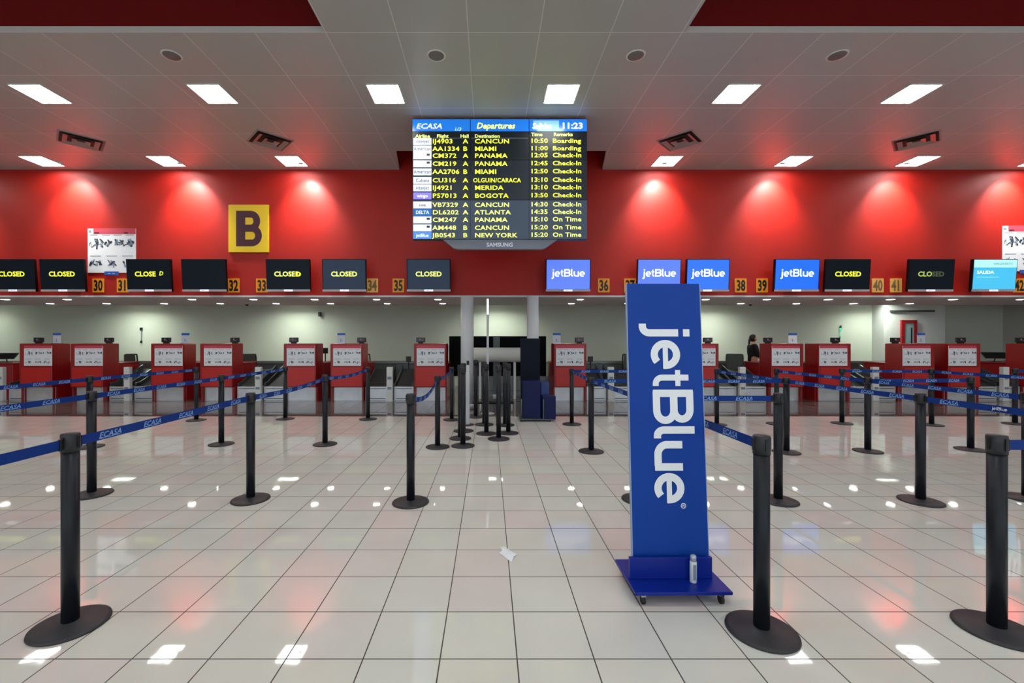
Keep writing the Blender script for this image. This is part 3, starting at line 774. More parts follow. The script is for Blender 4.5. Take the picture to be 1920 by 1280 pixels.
# ------------------------------------------------------------------ scale conveyors in the gaps, white divider posts, collector belt
gaps = [(-20, 36), (193, 284), (436, 532), (680, 776), (1100, 1287), (1348, 1446), (1596, 1692), (1839, 1928)]
posts = [3, 240, 485, 731, 1145, 1391, 1640, 1883]
gn = ['at the left edge', 'between the second and third desks', 'between the fourth and fifth desks', 'left of the desk beside the columns', 'behind the blue sign', 'left of the standing person', 'left of the white wall block', 'near the right edge']
for i, ((a, b), pp) in enumerate(zip(gaps, posts)):
    xp = PX(pp, YF+.06)
    x0, x1 = PX(a, YF)+.03, PX(b, YF)-.03
    e = empty('divider_post', (xp, YF+.06, 0), label='white square divider post with slotted face '+gn[i], cat='post', group='white posts between the baggage scales')
    m = MB(); m.box((-.075, -.05, .01), (.075, .05, PZ(688, YF)), M_white, .01); m.box((-.05, -.055, .55), (.05, -.0505, .62), M_inkg); m.box((-.05, -.055, .3), (.05, -.0505, .36), M_inkg); m.build('body', e)
    m = MB(); m.box((-.09, -.06, 0), (.09, .06, .01), M_steel); m.build('foot', e)
    for sd, (u0, u1) in enumerate(((x0, xp-.085), (xp+.085, x1))):
        if u1-u0 < .3: continue
        g = empty('baggage_scale', ((u0+u1)/2, YF+.15, 0), label='steel baggage scale %s of the white post %s' % (('left', 'right')[sd], gn[i]), cat='conveyor', group='baggage scale conveyors between the desks')
        hw = (u1-u0)/2
        m = MB(); m.box((-hw, .0, 0), (hw, 1.05, .355), M_steel, .004); m.build('base', g)
        m = MB(); m.poly([(0, .36), (.1, .375), (1.05, .74), (1.05, .36)], M_rubber, (-hw+.05, .02, 0), EY, EZ, 2*hw-.1); m.build('belt', g)
        for s in (-1, 1):
            m = MB(); m.poly([(0, .356), (0, .45), (.15, .47), (1.05, .86), (1.05, .356)], mat('guard_panel', (70, 76, 78), .4, metal=.3), (s*(hw-.022)-.02, .01, 0), EY, EZ, .04); m.build('side_guard', g)
        m = MB(); m.box((-hw+.05, -.012, .05), (hw-.05, -.0005, .06), M_rubber); m.box((-hw+.05, -.012, .3), (hw-.05, -.0005, .31), M_rubber); m.build('trim_line', g)
for s, (a, b, lb) in enumerate(((-15.5, PX(848, 13), 'long grey collector conveyor behind the desks left of the columns'), (PX(1030, 13), 15.5, 'long grey collector conveyor behind the desks right of the columns'))):
    e = empty('collector_conveyor', ((a+b)/2, 13.2, 0), label=lb, cat='conveyor', group='collector conveyors behind the desks')
    hw = (b-a)/2
    m = MB(); m.box((-hw, 0, 0), (hw, .8, .84), M_conv, .01); m.build('housing', e)
    m = MB(); m.box((-hw, -.02, .841), (hw, .06, .93), mat('conveyor_rail', (128, 134, 132), .4, metal=.3), .01); m.build('rail', e)
    m = MB(); m.box((-hw, .1, .842), (hw, .75, .86), M_rubber); m.build('belt', e)

# ------------------------------------------------------------------ office chairs behind the desks
def chair_proto():
    e = empty('office_chair'); e['category'] = 'chair'; e['group'] = 'office chairs behind the desks'
    m = MB(); m.lathe([(0, .09), (.03, .09), (.03, .42), (0, .42)], M_chrome, 12); m.build('gas_lift', e)
    m = MB()
    for k in range(5):
        a = 2*pi*k/5+.3; m.tube((0, 0, .1), (.3*cos(a), .3*sin(a), .07), .022, M_black, .014, 8)
        m.tube((.3*cos(a)-.012, .3*sin(a), .03), (.3*cos(a)+.012, .3*sin(a), .03), .03, M_black, n=12)
    m.build('star_base', e)
    m = MB(); m.box((-.24, -.24, .42), (.24, .24, .5), M_black, .03); m.build('seat', e)
    m = MB()
    pts = [(-.19, .66), (.19, .66), (.21, 1.0), (.2, 1.14), (-.2, 1.14), (-.21, 1.0)]
    for a, b in zip(pts, pts[1:]+pts[:1]): m.tube((a[0], .24+.06*(a[1]-.66), a[1]), (b[0], .24+.06*(b[1]-.66), b[1]), .018, M_black, n=8)
    m.tube((0, .2, .46), (0, .25, .8), .02, M_black, n=8)
    m.build('back_frame', e)
    m = MB(); m.poly([(-.19, .66), (.19, .66), (.21, 1.0), (.2, 1.14), (-.2, 1.14), (-.21, 1.0)], M_mesh, (0, .255, 0), EX, Vector((0, .06, 1)), .006); m.build('mesh_back', e)
    for s in (-1, 1):
        m = MB(); m.tube((s*.25, .05, .46), (s*.27, .05, .68), .014, M_black, n=8); m.box((s*.27-.03, -.1, .68), (s*.27+.03, .16, .7), M_black, .008); m.build('armrest', e)
    return e
ch = chair_proto()
cl = [(264, 12.8, 2.9, 'grey mesh-backed office chair between the second and third desks from the left'), (472, 12.8, 3.3, 'grey mesh-backed office chair right of the fourth desk from the left'),
      (703, 12.8, 2.3, 'office chair turned sideways right of the sixth desk from the left'), (1170, 12.8, 3.4, 'office chair just left of the tall blue sign'),
      (1378, 12.8, 2.6, 'dark office chair left of the standing person'), (1598, 12.8, 1.4, 'office chair seen side-on right of the desk with the bright card')]
for i, (px, Y, r, lb) in enumerate(cl):
    if i == 0: ch.location = (PX(px, Y), Y, 0); ch.rotation_euler = (0, 0, r); ch['label'] = lb
    else: copy_tree(ch, (PX(px, Y), Y, 0), (0, 0, r), label=lb)

# laptops / tilted monitors on the rear counters
def monitor(px, py, Y, zbase, rz, lb, w=.22, h=.24, tilt=-.9):
    e = empty('counter_monitor', (PX(px, Y), Y, zbase), (0, 0, rz), label=lb, cat='monitor', group='dark monitors at the desks')
    m = MB(); m.box((-.1, -.07, 0), (.1, .07, .012), M_black, .003); m.build('foot', e)
    m = MB(); m.tube((0, .03, .0121), (0, 0, .12), .012, M_black, n=8); m.build('stem', e)
    m = MB(); R = Matrix.Rotation(tilt, 3, 'X'); m.box((-w, -.012, .12-h/2+.06), (w, .012, .12+h/2+.06), M_black, .004, rot=R); m.build('screen', e)
monitor(12, 672, 12.05, .93, .3, 'black tilted monitor at the left edge of the photo')
monitor(1866, 668, 12.0, .93, -.3, 'black tilted monitor right of the last whole desk', w=.26)
for px, lb in ((12, 'small red side counter under the monitor at the left edge'),):
    e = empty('side_counter', (PX(px, 12.05), 12.38, 0), label=lb, cat='counter')
    m = MB(); m.box((-.36, -.5, .0), (.36, .3, .9), M_desk, .01); m.build('cabinet', e)
    m = MB(); m.box((-.38, -.52, .901), (.38, .32, .93), M_desk, .006); m.build('worktop', e)
for e in [o for o in bpy.data.objects if o.name.startswith('counter_monitor')]: e.location.z = .9505 if e.location.x > 0 else .9305

for px, lb in ((610, 'black card terminal on a stalk between the fifth and sixth desks'), (766, 'black card terminal on a stalk left of the desk beside the columns'), (1107, 'black card terminal on a stalk right of the desk beside the navy board')):
    Y = 12.5; top = PZ(668 if px != 610 else 652, Y)
    e = empty('card_terminal', (PX(px, Y), Y, 0), label=lb, cat='terminal', group='black terminals on stalks')
    m = MB(); m.lathe([(0, 0), (.12, 0), (.12, .015), (.02, .025), (.018, top-.1), (0, top-.1)], M_black, 16); m.build('stand', e)
    m = MB(); m.box((-.07, -.03, top-.16), (.07, .03, top), M_black, .008); m.build('head', e)

# ------------------------------------------------------------------ small fittings on the far wall
def fitting(name, lb, cat, px, py0, py1, Y, w, build):
    e = empty(name, (PX(px, Y), Y, PZ(py1, Y)), label=lb, cat=cat); build(e, PZ(py0, Y)-PZ(py1, Y), w); return e
def b_pull(e, h, w):
    m = MB(); m.tube((0, -.03, .08), (0, -.03, h-.1), .007, M_inkg, n=8); m.build('cord', e)
    m = MB(); m.box((-w, -.06, h-.1), (w, 0, h), M_black, .008); m.build('bracket', e)
    m = MB(); m.box((-w*.8, -.05, 0), (w*.8, -.01, .08), M_black, .008); m.build('handle', e)
fitting('wall_cable', 'dark vertical cable with black ends on the far wall, above the chair at left', 'cable', 266, 614, 643, YB, .035, b_pull)
def b_sp(e, h, w):
    m = MB(); m.box((-w, -.12, 0), (w, -.03, h), M_black, .01); m.build('case', e)
    m = MB(); m.box((-w*.4, -.03, h*.3), (w*.4, 0, h*.7), M_black); m.build('bracket', e)
fitting('wall_speaker', 'tiny black box high on the far wall, above the fifth and sixth desks', 'speaker', 601, 585, 593, YB, .045, b_sp)
for px, lb in ((463, 'tiny black camera dome under the soffit above the fourth desk from the left'), (1407, 'tiny black camera dome under the soffit above the standing person')):
    e = empty('camera_dome', (PX(px, 12.3), 12.3, ZS-.061), label=lb, cat='camera', group='black camera domes')
    m = MB(); m.lathe([(.05, 0), (.05, -.02), (0, -.02)], M_frame, 20); m.build('mount', e)
    m = MB(); m.lathe([(.045, -.021), (.04, -.045), (.022, -.062), (0, -.066)], M_black, 20); m.build('dome', e)
def b_gr(e, h, w):
    m = MB(); m.tube((0, -.02, 0), (0, -.02, h*.6), .008, M_green, n=8); m.build('rod', e)
    m = MB(); m.tube((0, -.02, h*.6), (0, -.02, h*.82), .03, M_green, n=12); m.build('lens', e)
    m = MB(); m.lathe([(.03, h*.82), (.034, h*.9), (.0, h)], M_black, 12, c=(0, -.02, 0)); m.build('cap', e)
    m = MB(); m.box((-.02, -.015, .05), (.02, .01, .1), M_black); m.build('bracket', e)
fitting('signal_lamp', 'small green signal lamp with black cap on the far wall, above the desk at right', 'lamp', 1575, 610, 636, YB, .03, b_gr)

# ------------------------------------------------------------------ person behind the desk
def skinned(name, pts, edges, rad, m, parent, sub=2, root=0):
    me = bpy.data.meshes.new(name); me.from_pydata(pts, edges, []); me.materials.append(m)
    o = bpy.data.objects.new(name, me); COL.objects.link(o)
    if parent: o.parent = parent
    o.modifiers.new('skin', 'SKIN')
    sv = me.skin_vertices[0].data if me.skin_vertices else None
    if sv is None:
        bpy.context.view_layer.objects.active = o
        me.skin_vertices.new(name='')if hasattr(me.skin_vertices, 'new') else None
        sv = me.skin_vertices[0].data
    for i, r in enumerate(rad):
        sv[i].radius = r if isinstance(r, tuple) else (r, r); sv[i].use_root = (i == root)
    s = o.modifiers.new('sub', 'SUBSURF'); s.levels = sub; s.render_levels = sub
    for p in me.polygons: p.use_smooth = True
    return o
Yp = 12.55; xp = PX(1411, Yp)
pe = empty('person', (xp, Yp, 0), (0, 0, 0), label='person with dark tied hair in a black jacket standing side-on behind a red desk', cat='person')
# faces +X; y is across the shoulders
pts = [(0, 0, .95), (0, 0, 1.1), (.0, 0, 1.28), (0, 0, 1.4), (.01, 0, 1.47), (.02, 0, 1.52)]
edges = [(0, 1), (1, 2), (2, 3), (3, 4), (4, 5)]
rad = [(.13, .11), (.115, .095), (.13, .1), (.09, .07), (.045, .045), (.042, .042)]
def add(p, r, par): pts.append(p); rad.append(r); edges.append((par, len(pts)-1)); return len(pts)-1
for s in (-1, 1):
    h_ = add((0, s*.09, .88), .085, 0); k_ = add((.03, s*.1, .48), .055, h_); a_ = add((-.01, s*.1, .1), .035, k_); t_ = add((.14, s*.11, .03), .03, a_)
    sh = add((0, s*.16, 1.38), .05, 3); el = add((.02, s*.21, 1.12), .038, sh); wr = add((.22, s*.15, 1.04), .026, el); pm = add((.29, s*.14, 1.03), (.024, .034), wr)
    for q in range(4):
        y = s*(.14+(q-1.5)*.019); L_ = (.045, .055, .052, .04)[q]
        f1 = add((.32, y, 1.025), .009, pm); f2 = add((.32+L_*.6, y, 1.015), .008, f1); add((.32+L_, y, 1.0), .007, f2)
    t1 = add((.26, s*.14-s*.04, 1.025), .01, pm); add((.3, s*.14-s*.055, 1.015), .008, t1)
skinned('body', pts, edges, rad, M_skin, pe)
m = MB()
bmesh.ops.create_uvsphere(m.bm, u_segments=28, v_segments=20, radius=1.)
m.mi(M_skin)
for v in m.bm.verts:
    x, y, z = v.co; j = 1-.25*max(0, -z)
    X = x*.092*j; Yy = y*.072*j; Z = z*.112
    if x > .8 and -.45 < z < .1 and abs(y) < .2: X += .022*(1-abs(y)/.2)*(1-abs(z+.2)/.35 if abs(z+.2) < .35 else 0)
    if x > .7 and z < -.62: X += .008
    v.co = (X+.025, Yy, Z+1.585)
for f in m.bm.faces: f.smooth = True
for s in (-1, 1):
    m.tube((.105, s*.027, 1.6), (.112, s*.027, 1.6), .011, M_white, n=10); m.tube((.112, s*.027, 1.6), (.1135, s*.027, 1.6), .006, M_hair, n=8)
    m.tube((.02, s*.07, 1.585), (.015, s*.08, 1.588), .026, M_skin, .02, n=12)
m.box((.108, -.022, 1.533), (.116, .022, 1.54), mat('lip', (150, 70, 70), .5), .002)
m.build('head', pe)
m = MB(); bmesh.ops.create_uvsphere(m.bm, u_segments=28, v_segments=20, radius=1.); m.mi(M_hair)
for v in list(m.bm.verts):
    x, y, z = v.co
    v.co = (x*.1+.008, y*.081, z*.112+1.603)
bmesh.ops.delete(m.bm, geom=[v for v in m.bm.verts if v.co.x > .05 and v.co.z < 1.655 or (v.co.z < 1.5)], context='VERTS')
m.tube((-.08, 0, 1.57), (-.10, 0, 1.42), .04, M_hair, .022, 12)
for f in m.bm.faces: f.smooth = True
m.build('hair', pe)
jp = [(0, 0, .86), (0, 0, 1.1), (0, 0, 1.28), (0, 0, 1.4), (.0, 0, 1.45)]; je = [(0, 1), (1, 2), (2, 3), (3, 4)]; jr = [(.15, .125), (.13, .11), (.145, .115), (.1, .085), (.06, .055)]
for s in (-1, 1):
    n0 = len(jp); jp += [(0, s*.165, 1.385), (.02, s*.21, 1.12), (.19, s*.155, 1.05)]; jr += [.062, .052, .04]; je += [(3, n0), (n0, n0+1), (n0+1, n0+2)]
skinned('jacket', jp, je, jr, M_jacket, pe)
tp = [(0, 0, .92)]; te = []; tr = [(.14, .12)]
for s in (-1, 1):
    n0 = len(tp); tp += [(0, s*.09, .86), (.03, s*.1, .48), (-.01, s*.1, .12)]; tr += [.098, .07, .055]; te += [(0, n0), (n0, n0+1), (n0+1, n0+2)]
skinned('trousers', tp, te, tr, M_jacket, pe)
m = MB(); m.box((.09, -.05, 1.2), (.15, .0, 1.42), M_paper, .01, rot=Matrix.Rotation(.25, 3, 'Y')); m.build('shirt_front', pe)
for s in (-1, 1):
    m = MB(); m.box((-.06, s*.105-.045, 0), (.19, s*.105+.045, .06), M_black, .02); m.build('shoe', pe)

# ------------------------------------------------------------------ barrier posts
def post_proto(h=1.016):
    e = empty('barrier_post'); e['category'] = 'barrier post'
    m = MB(); m.lathe([(0, .0), (.166, .0), (.17, .004), (.168, .012), (.15, .018), (.06, .024), (.052, .03), (0, .03)], M_base, 64); m.build('base', e)
    m = MB(); m.lathe([(0, .0301), (.038, .0301), (.038, h-.095), (0, h-.095)], M_pole, 40); m.build('pole', e)
    m = MB(); m.lathe([(.0, h-.0949), (.041, h-.0949), (.041, h-.006), (.038, h), (0, h)], M_cap, 40)
    for k in range(4):
        a = k*pi/2; R = Matrix.Rotation(a, 3, 'Z')
        m.box(R @ Vector((.0405, 0, h-.044))-Vector((.006, .006, .03)), R @ Vector((.0405, 0, h-.044))+Vector((.006, .006, .03)), M_black)
    m.build('belt_head', e)
    return e
pp = post_proto(); pfirst = True
tall = post_proto(1.14); tfirst = True
G1 = 'barrier posts of the queue lanes'
POSTS = {}
def post(key, px, py, lb, X=None, Y=None):
    global pfirst
    if px is not None: Y = FY(py); X = PX(px, Y)
    loc = (X, Y, 0)
    if pfirst: pfirst = False; pp.location = loc; pp['label'] = lb; pp['group'] = G1
    else: copy_tree(pp, loc, label=lb, group=G1)
    POSTS[key] = Vector(loc)
post('s1', 132, 1172, 'black barrier post nearest on the left, standing at the lower left of the photo')
post('s2', 172, 927, 'black barrier post in the second row from the viewer, at far left beside another post')
post('s3', 470, 936.5, 'black barrier post second in the lane of the nearest left post')
post('s4', 770, 942, 'black barrier post at the head of the short lane left of centre')
post('s5', 609.5, 833, 'black barrier post third in the lane of the nearest left post')
post('s6', 415, 833, 'black barrier post in front of the fourth desk from the left')
post('s7', 168, 838, 'black barrier post behind the far left post, in front of the second desk')
post('s8', 368, 788, 'black barrier post between the third and fourth desks from the left')
post('s9', 535, 785.5, 'black barrier post in front of the left edge of the fifth desk')
post('s10', 690, 786, 'black barrier post in front of the right edge of the sixth desk')
post('s11', 820.5, 838, 'black barrier post second in the short lane left of centre')
post('s12', 847, 787, 'black barrier post last in the short lane, beside the left column')
post('r1', 1072, 795.5, 'black barrier post in front of the desk beside the navy board')
post('r2', 1108.5, 846.5, 'black barrier post second from the desks in the first lane right of centre')
post('r3', 1428, 1184, 'large black barrier post immediately right of the tall blue sign')
post('r4', 1869, 1182, 'large black barrier post nearest on the right')
post('r5', 1459, 939, 'black barrier post just right of the large post beside the blue sign')
post('r6', 1474.5, 848, 'black barrier post behind, in front of the desk beside the person')
post('r7', 1726, 940, 'black barrier post in the second row from the viewer at right')
post('r8', 1627, 846, 'black third-row barrier post before the gap right of the bright card')
post('r9', 1820, 843, 'black barrier post in the third row, in front of the last whole desk')
post('r10', 1578.5, 794, 'black barrier post near the desk with the bright card')
post('r11', 1746.5, 797, 'black barrier post near the desk before the red-framed door')
post('r12', 1344, 796, 'black barrier post just right of the blue sign, far row')
post('r13', 1456, 795, 'black barrier post in the far row, left of the desk with the person')
post('r14', 1903, 795, 'black barrier post of the far row at the right edge')
post('r15', 1200, 937, 'black barrier post hidden behind the tall blue sign, only its base showing')
post('r16', 1926, 935, 'black barrier post cut off by the right edge of the photo')
post('r17', 1216, 796, 'black barrier post of the far row hidden behind the blue sign')
# carried out of the frame
OFF = {'a': (-2.2, .6), 'b': (-3.9, 2.33), 'c': (-5.66, 4.3), 'd': (4.05, 2.29), 'e': (8.0, 6.1), 'f': (11.3, 8.0)}
for k, (x, y) in OFF.items(): post(k, None, None, 'black barrier post standing outside the photo', X=x, Y=y)
# gathered taller posts
G2 = 'taller barrier posts gathered in front of the columns'
for i, (px, py, lb) in enumerate(((868, 836, 'black post with disc base, nearest of the three stacked close together'), (863, 822, 'black post with disc base, middle of the three stacked close together'),
                                  (869, 808, 'black post with disc base, rearmost of the three stacked close together'), (912, 813, 'black post with disc base, left one of the gathered cluster'),
                                  (935, 823, 'black post with disc base, nearest one of the gathered cluster'), (953, 812, 'black post with disc base, right one of the gathered cluster'),
                                  (908, 796, 'black post with disc base, back left one of the gathered cluster'), (947, 797, 'black post with disc base, back right one of the gathered cluster'), (892, 782, 'black post with disc base between the two groups, furthest back'))):
    Y = FY(py); loc = (PX(px, Y), Y, 0)
    if i == 0: tall.location = loc; tall['label'] = lb; tall['group'] = G2
    else: copy_tree(tall, loc, label=lb, group=G2)

# ------------------------------------------------------------------ belts
def belt(a, b, lb, sag=.0, zc=.965, twist=False, brand=False, off=0.):
    A, B = POSTS[a] if isinstance(a, str) else Vector(a), POSTS[b] if isinstance(b, str) else Vector(b)
    d = (B-A); L_ = d.length; d.normalize()
    A = A+d*.054; B = B-d*.054; L_ = (B-A).length
    n = Vector((-d.y, d.x, 0))
    e = empty('barrier_belt', (A.x, A.y, zc), (0, 0, math.atan2(d.y, d.x)), label=lb, cat='barrier belt', group='blue belts between the barrier posts')
    m = MB(); N = 24; hw = .026; i = m.mi(M_belt)
    def fr(t):
        z = -sag*4*t*(1-t); a_ = (pi*.42*sin(pi*t) if twist else 0)
        return t*L_, z, a_
    for sgn in (0, 1):
        rows_ = []
        for k in range(N+1):
            x, z, a_ = fr(k/N); y0 = (.0008 if sgn else -.0008)
            rows_.append((m.bm.verts.new((x, y0-hw*sin(a_), z-hw*cos(a_))), m.bm.verts.new((x, y0+hw*sin(a_), z+hw*cos(a_)))))
        for k in range(N):
            f = m.bm.faces.new((rows_[k][0], rows_[k+1][0], rows_[k+1][1], rows_[k][1]) if sgn == 0 else (rows_[k][1], rows_[k+1][1], rows_[k+1][0], rows_[k][0])); f.material_index = i
    k = 0; x = .12+off
    vs, fs = text_c('ECASA', size=.046, bold=.0007, sx=1.15, shear=.25)
    while x < L_-.14:
        if brand and .4 < x < .6:
            put_quads(m, LOGO, M_beltwhite, (x+.08, -.0026, -.009), EX, EZ, .0165)
            x += .335; continue
        for sgn in (-1, 1):
            _, z, a_ = fr((x+.07)/L_)
            uu = EX*(1 if sgn < 0 else -1)
            vv = Vector((0, sin(a_), cos(a_)))
            o = Vector((x if sgn < 0 else x+.145, sgn*.0016, z))-vv*.015
            m.flat([(p, q) for p, q in vs], fs, M_beltink, o, uu, vv)
            m.flat([(.0, -.004), (.15, -.004), (.15, -.001), (.0, -.001)], [(0, 1, 2, 3)], M_beltink, o, uu, vv)
        x += .335
    m.build('webbing', e, nrm=False)
    m = MB(); m.box((-.003, -.008, -.03), (.008, .008, .03), M_black, .002); m.box((L_-.008, -.008, -.03), (L_+.003, .008, .03), M_black, .002); m.build('end_clip', e)
    return e, L_
belt('a', 's1', 'blue belt reaching the nearest left post from outside the photo', off=.05)
belt('s1', 's3', 'blue belt from the nearest left post back to the second post of its lane')
belt('s3', 's5', 'blue belt from the second to the third post of the nearest left lane', sag=.03)
belt('s5', 's10', 'thin-looking blue belt running back to the post by the sixth desk', sag=.04)
belt('b', 's2', 'blue belt from the left photo edge to the far left second-row post')
belt('s2', 's6', 'blue belt from the far left post to the post before the fourth desk')
belt('s6', 's9', 'blue belt from the post before the fourth desk to the post by the fifth desk')
belt('c', 's7', 'blue belt from the left edge to the post before the second desk')
belt('s7', 's8', 'blue belt running from before the second desk to between third and fourth desks')
belt('s4', 's11', 'twisted sagging blue belt between the first two posts of the short centre lane', sag=.1, twist=False)
belt('s11', 's12', 'blue belt between the last two posts of the short centre lane', sag=.04)
belt('r1', 'r2', 'blue belt between the last two posts of the first lane right of centre')
belt('r2', 'r15', 'blue belt running down behind the left edge of the tall blue sign')
belt('r15', 'r3', 'blue belt emerging right of the tall blue sign to the large post beside it')
belt('r15', 'r5', 'blue belt running straight across at mid height, right of the tall blue sign', off=.05)
belt('r2', 'r6', 'blue belt running straight across from behind the sign to the third-row post')
belt('r1', 'r17', 'blue belt running straight across left of the tall blue sign')
belt('r12', 'r6', 'short blue belt slanting from the far post by the blue sign to the third row')
belt('r6', 'r7', 'long blue belt slanting from the third row down to the second row at right')
belt('r7', 'd', 'blue belt leaving the photo at right with a small white name printed', brand=True)
belt('r13', 'r8', 'blue belt slanting in front of the two desks right of the person')
belt('r8', 'r16', 'blue belt slanting from the third row to the post at the right edge')
belt('r10', 'r11', 'bright blue belt running straight across the far row before the red-framed door')
belt('r8', 'r9', 'bright blue belt running straight across the third row at right')
belt('r11', 'e', 'blue belt slanting from the far row past the last whole desk to the right edge')
belt('r14', 'f', 'blue belt at the right edge starting from the far-row post')
belt('r4', 'd', 'blue belt leaving the large right post towards the right edge', off=-.02)
# ------------------------------------------------------------------ tall blue sign
Yb, Yt = 2.665, 2.79
X0, X1 = .874, 1.334
zb, ztp = .085, 1.868
sg = empty('standing_sign', ((X0+X1)/2, Yb, 0), (0, 0, radians(.6)), label='tall blue standing sign with white airline lettering running downwards, on a wheeled base', cat='sign')
w = (X1-X0)/2; lean = math.atan2(Yt-Yb, ztp-zb); Lh = math.hypot(Yt-Yb, ztp-zb)
up = Vector((0, sin(lean), cos(lean))); nrm_ = Vector((0, -cos(lean), sin(lean)))
m = MB(); i = m.mi(M_sign)
m.box((-w, -.0, -Lh/2), (w, .028, Lh/2), M_sign, .002)
pn = m.build('banner_panel', sg, loc=(0, 0, zb)+Vector((0, 0, 0)) if False else Vector((0, 0, zb))+up*Lh/2, rot=(-lean, 0, 0))
m = MB()
for s in (-1, 1): m.box((s*(w+.0005), .002, -Lh/2), (s*(w+.005), .026, Lh/2), M_signedge)
m.build('edge_trim', sg, loc=Vector((0, 0, zb))+up*Lh/2, rot=(-lean, 0, 0))
# lettering: reads downwards, letter tops to the right
m = MB(); u_ = .1690
zu0 = PZ(612, 2.775)+.018
org = Vector((-w+.1455, -.0022, (zu0-zb)/cos(lean)-Lh/2))
put_quads(m, LOGO, M_letter, org, Vector((0, 0, -1)), EX, u_)
# registered mark
rc = (6.62, 1.0)
put_quads(m, ribbon(arc(rc[0], rc[1], .085, .085, 0, 360, 20), .025), M_letter, org, Vector((0, 0, -1)), EX, u_)
put_quads(m, ribbon([(rc[0]-.025, rc[1]-.045), (rc[0]-.025, rc[1]+.045), (rc[0]+.025, rc[1]+.035), (rc[0]+.02, rc[1]), (rc[0]-.02, rc[1]), (rc[0]+.03, rc[1]-.045)], .02), M_letter, org, Vector((0, 0, -1)), EX, u_)
m.build('lettering', sg, loc=Vector((0, 0, zb))+up*Lh/2, rot=(-lean, 0, 0), nrm=False)
m = MB()
m.box((-w-.05, -.175, .065), (w+.045, .21, .084), M_signbase, .003)
m.build('base_plate', sg)
m = MB(); m.box((-w-.036, -.035, .0845), (w+.0, -.012, .212), M_signbase, .003); m.build('foot_bracket', sg)
m = MB(); m.box((-w+.12, .03, .0845), (-w+.16, .2, .1), M_signbase); m.box((w-.16, .03, .0845), (w-.12, .2, .1), M_signbase); m.tube((-w+.14, .17, .1), (-w+.14, .085, .9), .012, M_signbase, n=10); m.tube((w-.14, .17, .1), (w-.14, .085, .9), .012, M_signbase, n=10)
m.build('rear_brace', sg)
for sx, sy in ((-1, -.14), (1, -.14), (-1, .17), (1, .17)):
    x = sx*(w-.005)
    c = MB(); c.box((x-.012, sy-.016, .045), (x+.012, sy+.016, .0645), M_chrome); o = c.build('caster', sg)
    c = MB(); c.tube((x-.009, sy, .024), (x+.009, sy, .024), .024, M_black, n=20); c.build('wheel', o)
# spray can standing on the base
cx, cy = PX(1299, 2.60), 2.595
cn = empty('spray_can', (cx, cy, .0855), (0, 0, 0), label='slim white can with a domed cap standing on the base of the tall blue sign', cat='can')
m = MB(); m.lathe([(0, .0), (.018, .0), (.0195, .004), (.0195, .12), (.018, .124), (0, .124)], mat('white_tin', (222, 226, 232), .3), 28); m.box((-.009, -.0203, .02), (.009, -.0196, .11), M_inkg); m.build('body', cn)
m = MB(); m.lathe([(0, .1241), (.017, .1241), (.0165, .154), (.013, .16), (0, .16)], mat('silver_cap', (190, 198, 210), .3, metal=.3), 24); m.build('cap', cn)

# ------------------------------------------------------------------ paper scrap on the floor
m = MB(); k = (FY(1030), )
px = [(939, 1026), (947, 1025.5), (954, 1031), (970, 1040.5), (963, 1044), (960, 1054), (952, 1049), (942, 1042), (935, 1037.5), (941, 1033)]
Yc = FY(1039); Xc = PX(953, Yc)
pp_ = [(PX(a, FY(b))-Xc, FY(b)-Yc) for a, b in px]
i = m.mi(M_letter)
rnd = random.Random(3)
vs = [m.bm.verts.new((a, b, .002+.006*rnd.random())) for a, b in pp_]; cv = m.bm.verts.new((0, 0, .014))
for k in range(len(vs)): f = m.bm.faces.new((vs[k], vs[(k+1) % len(vs)], cv)); f.material_index = i
r = bmesh.ops.extrude_face_region(m.bm, geom=m.bm.faces[:])
for v in r['geom']:
    if isinstance(v, bmesh.types.BMVert): v.co.z -= .0015
tag(m.build('paper_scrap', loc=(Xc, Yc, .0002)), 'crumpled white paper scrap lying on the floor tiles in the middle foreground', 'paper')

# ------------------------------------------------------------------ navy board and blue bins by the right column
Yk = FY(789)+.02
def bxp(mb, a, b, c, d, y0, y1, mt, bev=.006): mb.box((PX(a, Yk)-XK, y0, PZ(d, Yk)), (PX(b, Yk)-XK, y1, PZ(c, Yk)), mt, bev)
XK = PX(998, Yk)
kb = empty('baggage_sizer', (XK, Yk, 0), label='navy board over a deep blue box on wheels, before the right column', cat='baggage sizer')
m = MB(); bxp(m, 978, 1016, 634, 716, .30, .34, M_navy); bxp(m, 978.5, 1015.5, 716, 780, .305, .335, M_navy); m.build('back_board', kb)
m = MB(); bxp(m, 980, 1014, 714, 785, .0, .299, M_bluebox, .01); m.build('front_box', kb)
m = MB(); bxp(m, 1015, 1031, 717, 785, .08, .29, mat('blue_plastic_light', (30, 60, 120), .3), .01); m.build('middle_box', kb)
m = MB(); bxp(m, 1016, 1041, 741, 785, -.08, .075, M_bluebox, .012); m.build('side_box', kb)
m = MB()
m.box((PX(974, Yk)-XK, -.1, .03), (PX(1036, Yk)-XK, .36, .045), M_conv)
for px_ in (977, 1018): m.tube((PX(px_, Yk)-XK, -.09, .045), (PX(px_, Yk)-XK, -.09, .42), .01, M_conv, n=8)
m.build('frame', kb)
for px_, y in ((976, -.08), (1030, -.08), (976, .34), (1030, .34)):
    m = MB(); m.tube((PX(px_, Yk)-XK-.012, y, .0155), (PX(px_, Yk)-XK+.012, y, .0155), .015, M_black, n=14); m.build('wheel', kb)

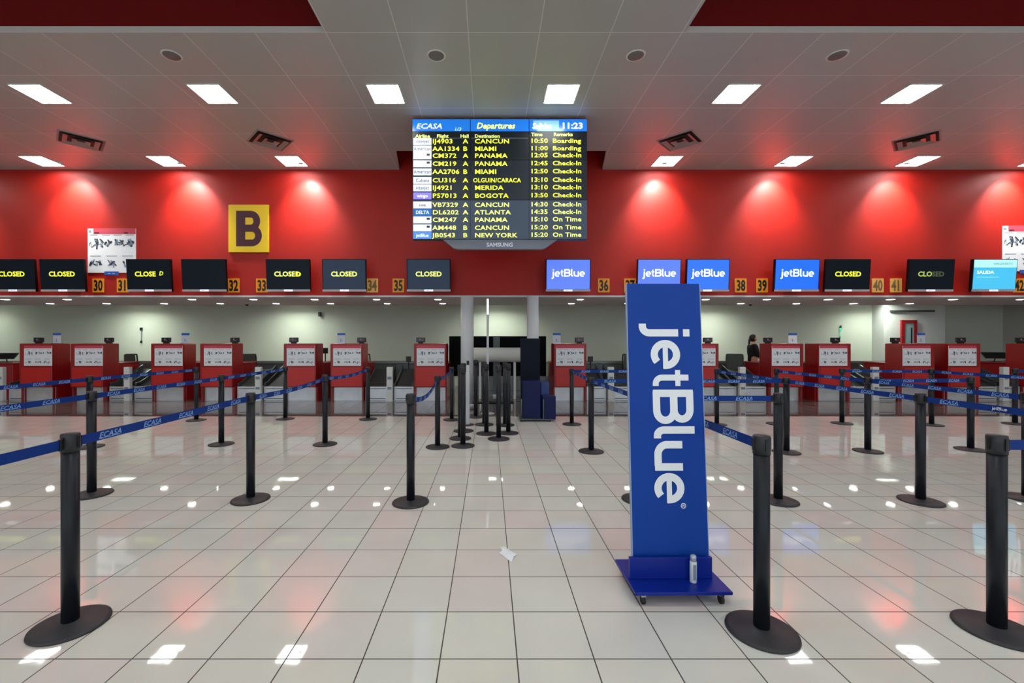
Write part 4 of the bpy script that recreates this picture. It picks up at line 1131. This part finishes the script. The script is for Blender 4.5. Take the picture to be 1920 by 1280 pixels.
# slim post with a lit top, white post, low rail
Yq = 9.2
e = empty('slim_pole', (PX(914.5, Yq), Yq, 0), label='slim grey pole with a bright white top, rising from the gathered posts', cat='pole')
m = MB(); m.lathe([(0, 0), (.14, 0), (.14, .012), (.03, .02), (.024, .02), (.024, PZ(590, Yq)), (0, PZ(590, Yq))], M_col, 24); m.build('shaft', e)
m = MB(); m.lathe([(0, PZ(590, Yq)+.001), (.022, PZ(590, Yq)+.001), (.022, PZ(560, Yq)), (0, PZ(560, Yq))], mat('lit_tube', (240, 245, 250), .4, emit=(235, 240, 245), es=1.), 16); m.build('lit_top', e)
Yq = 7.95
e = empty('guide_post', (PX(876.5, Yq), Yq, 0), label='narrow white post beside the left column, with a small black head', cat='post')
m = MB(); m.box((-.04, -.03, .012), (.04, .03, PZ(684, Yq)), M_col, .006); m.build('body', e)
m = MB(); m.box((-.015, -.02, PZ(684, Yq)+.0005), (.03, .02, PZ(676, Yq)), M_black, .004); m.build('head', e)
m = MB(); m.lathe([(0, 0), (.12, 0), (.12, .01), (0, .0118)], M_base, 24); m.build('foot', e)
Yq = 9.55
e = empty('low_rail', (PX(925, Yq), Yq, 0), label='low black rail on short bright legs behind the gathered posts', cat='rail')
hw = (PX(963, Yq)-PX(886, Yq))/2; zr = PZ(755, Yq)
m = MB(); m.tube((-hw, 0, zr), (hw, 0, zr), .028, M_black, n=12); m.build('bar', e)
for x in (-hw*.62, hw*.9):
    m = MB(); m.tube((x, 0, 0), (x, 0, zr-.02), .018, M_white, n=10); m.build('leg', e)

# ------------------------------------------------------------------ camera, world
cam = bpy.data.cameras.new('camera'); co = bpy.data.objects.new('camera', cam); COL.objects.link(co)
co.location = (0, 0, CH); co.rotation_euler = (radians(90), 0, 0)
cam.sensor_width = 36; cam.lens = F/1920*36; cam.shift_x = (960-CX)/1920; cam.shift_y = (CY-640)/1920
cam.clip_start = .05
S.camera = co
wd_ = bpy.data.worlds.new('world'); S.world = wd_; wd_.use_nodes = True
wd_.node_tree.nodes['Background'].inputs[0].default_value = (.82, .92, 1, 1); wd_.node_tree.nodes['Background'].inputs[1].default_value = 1.6
S.view_settings.view_transform = 'Standard'; S.view_settings.look = 'None'; S.view_settings.gamma = 1; S.view_settings.exposure = 0
S.view_settings.use_curve_mapping = False
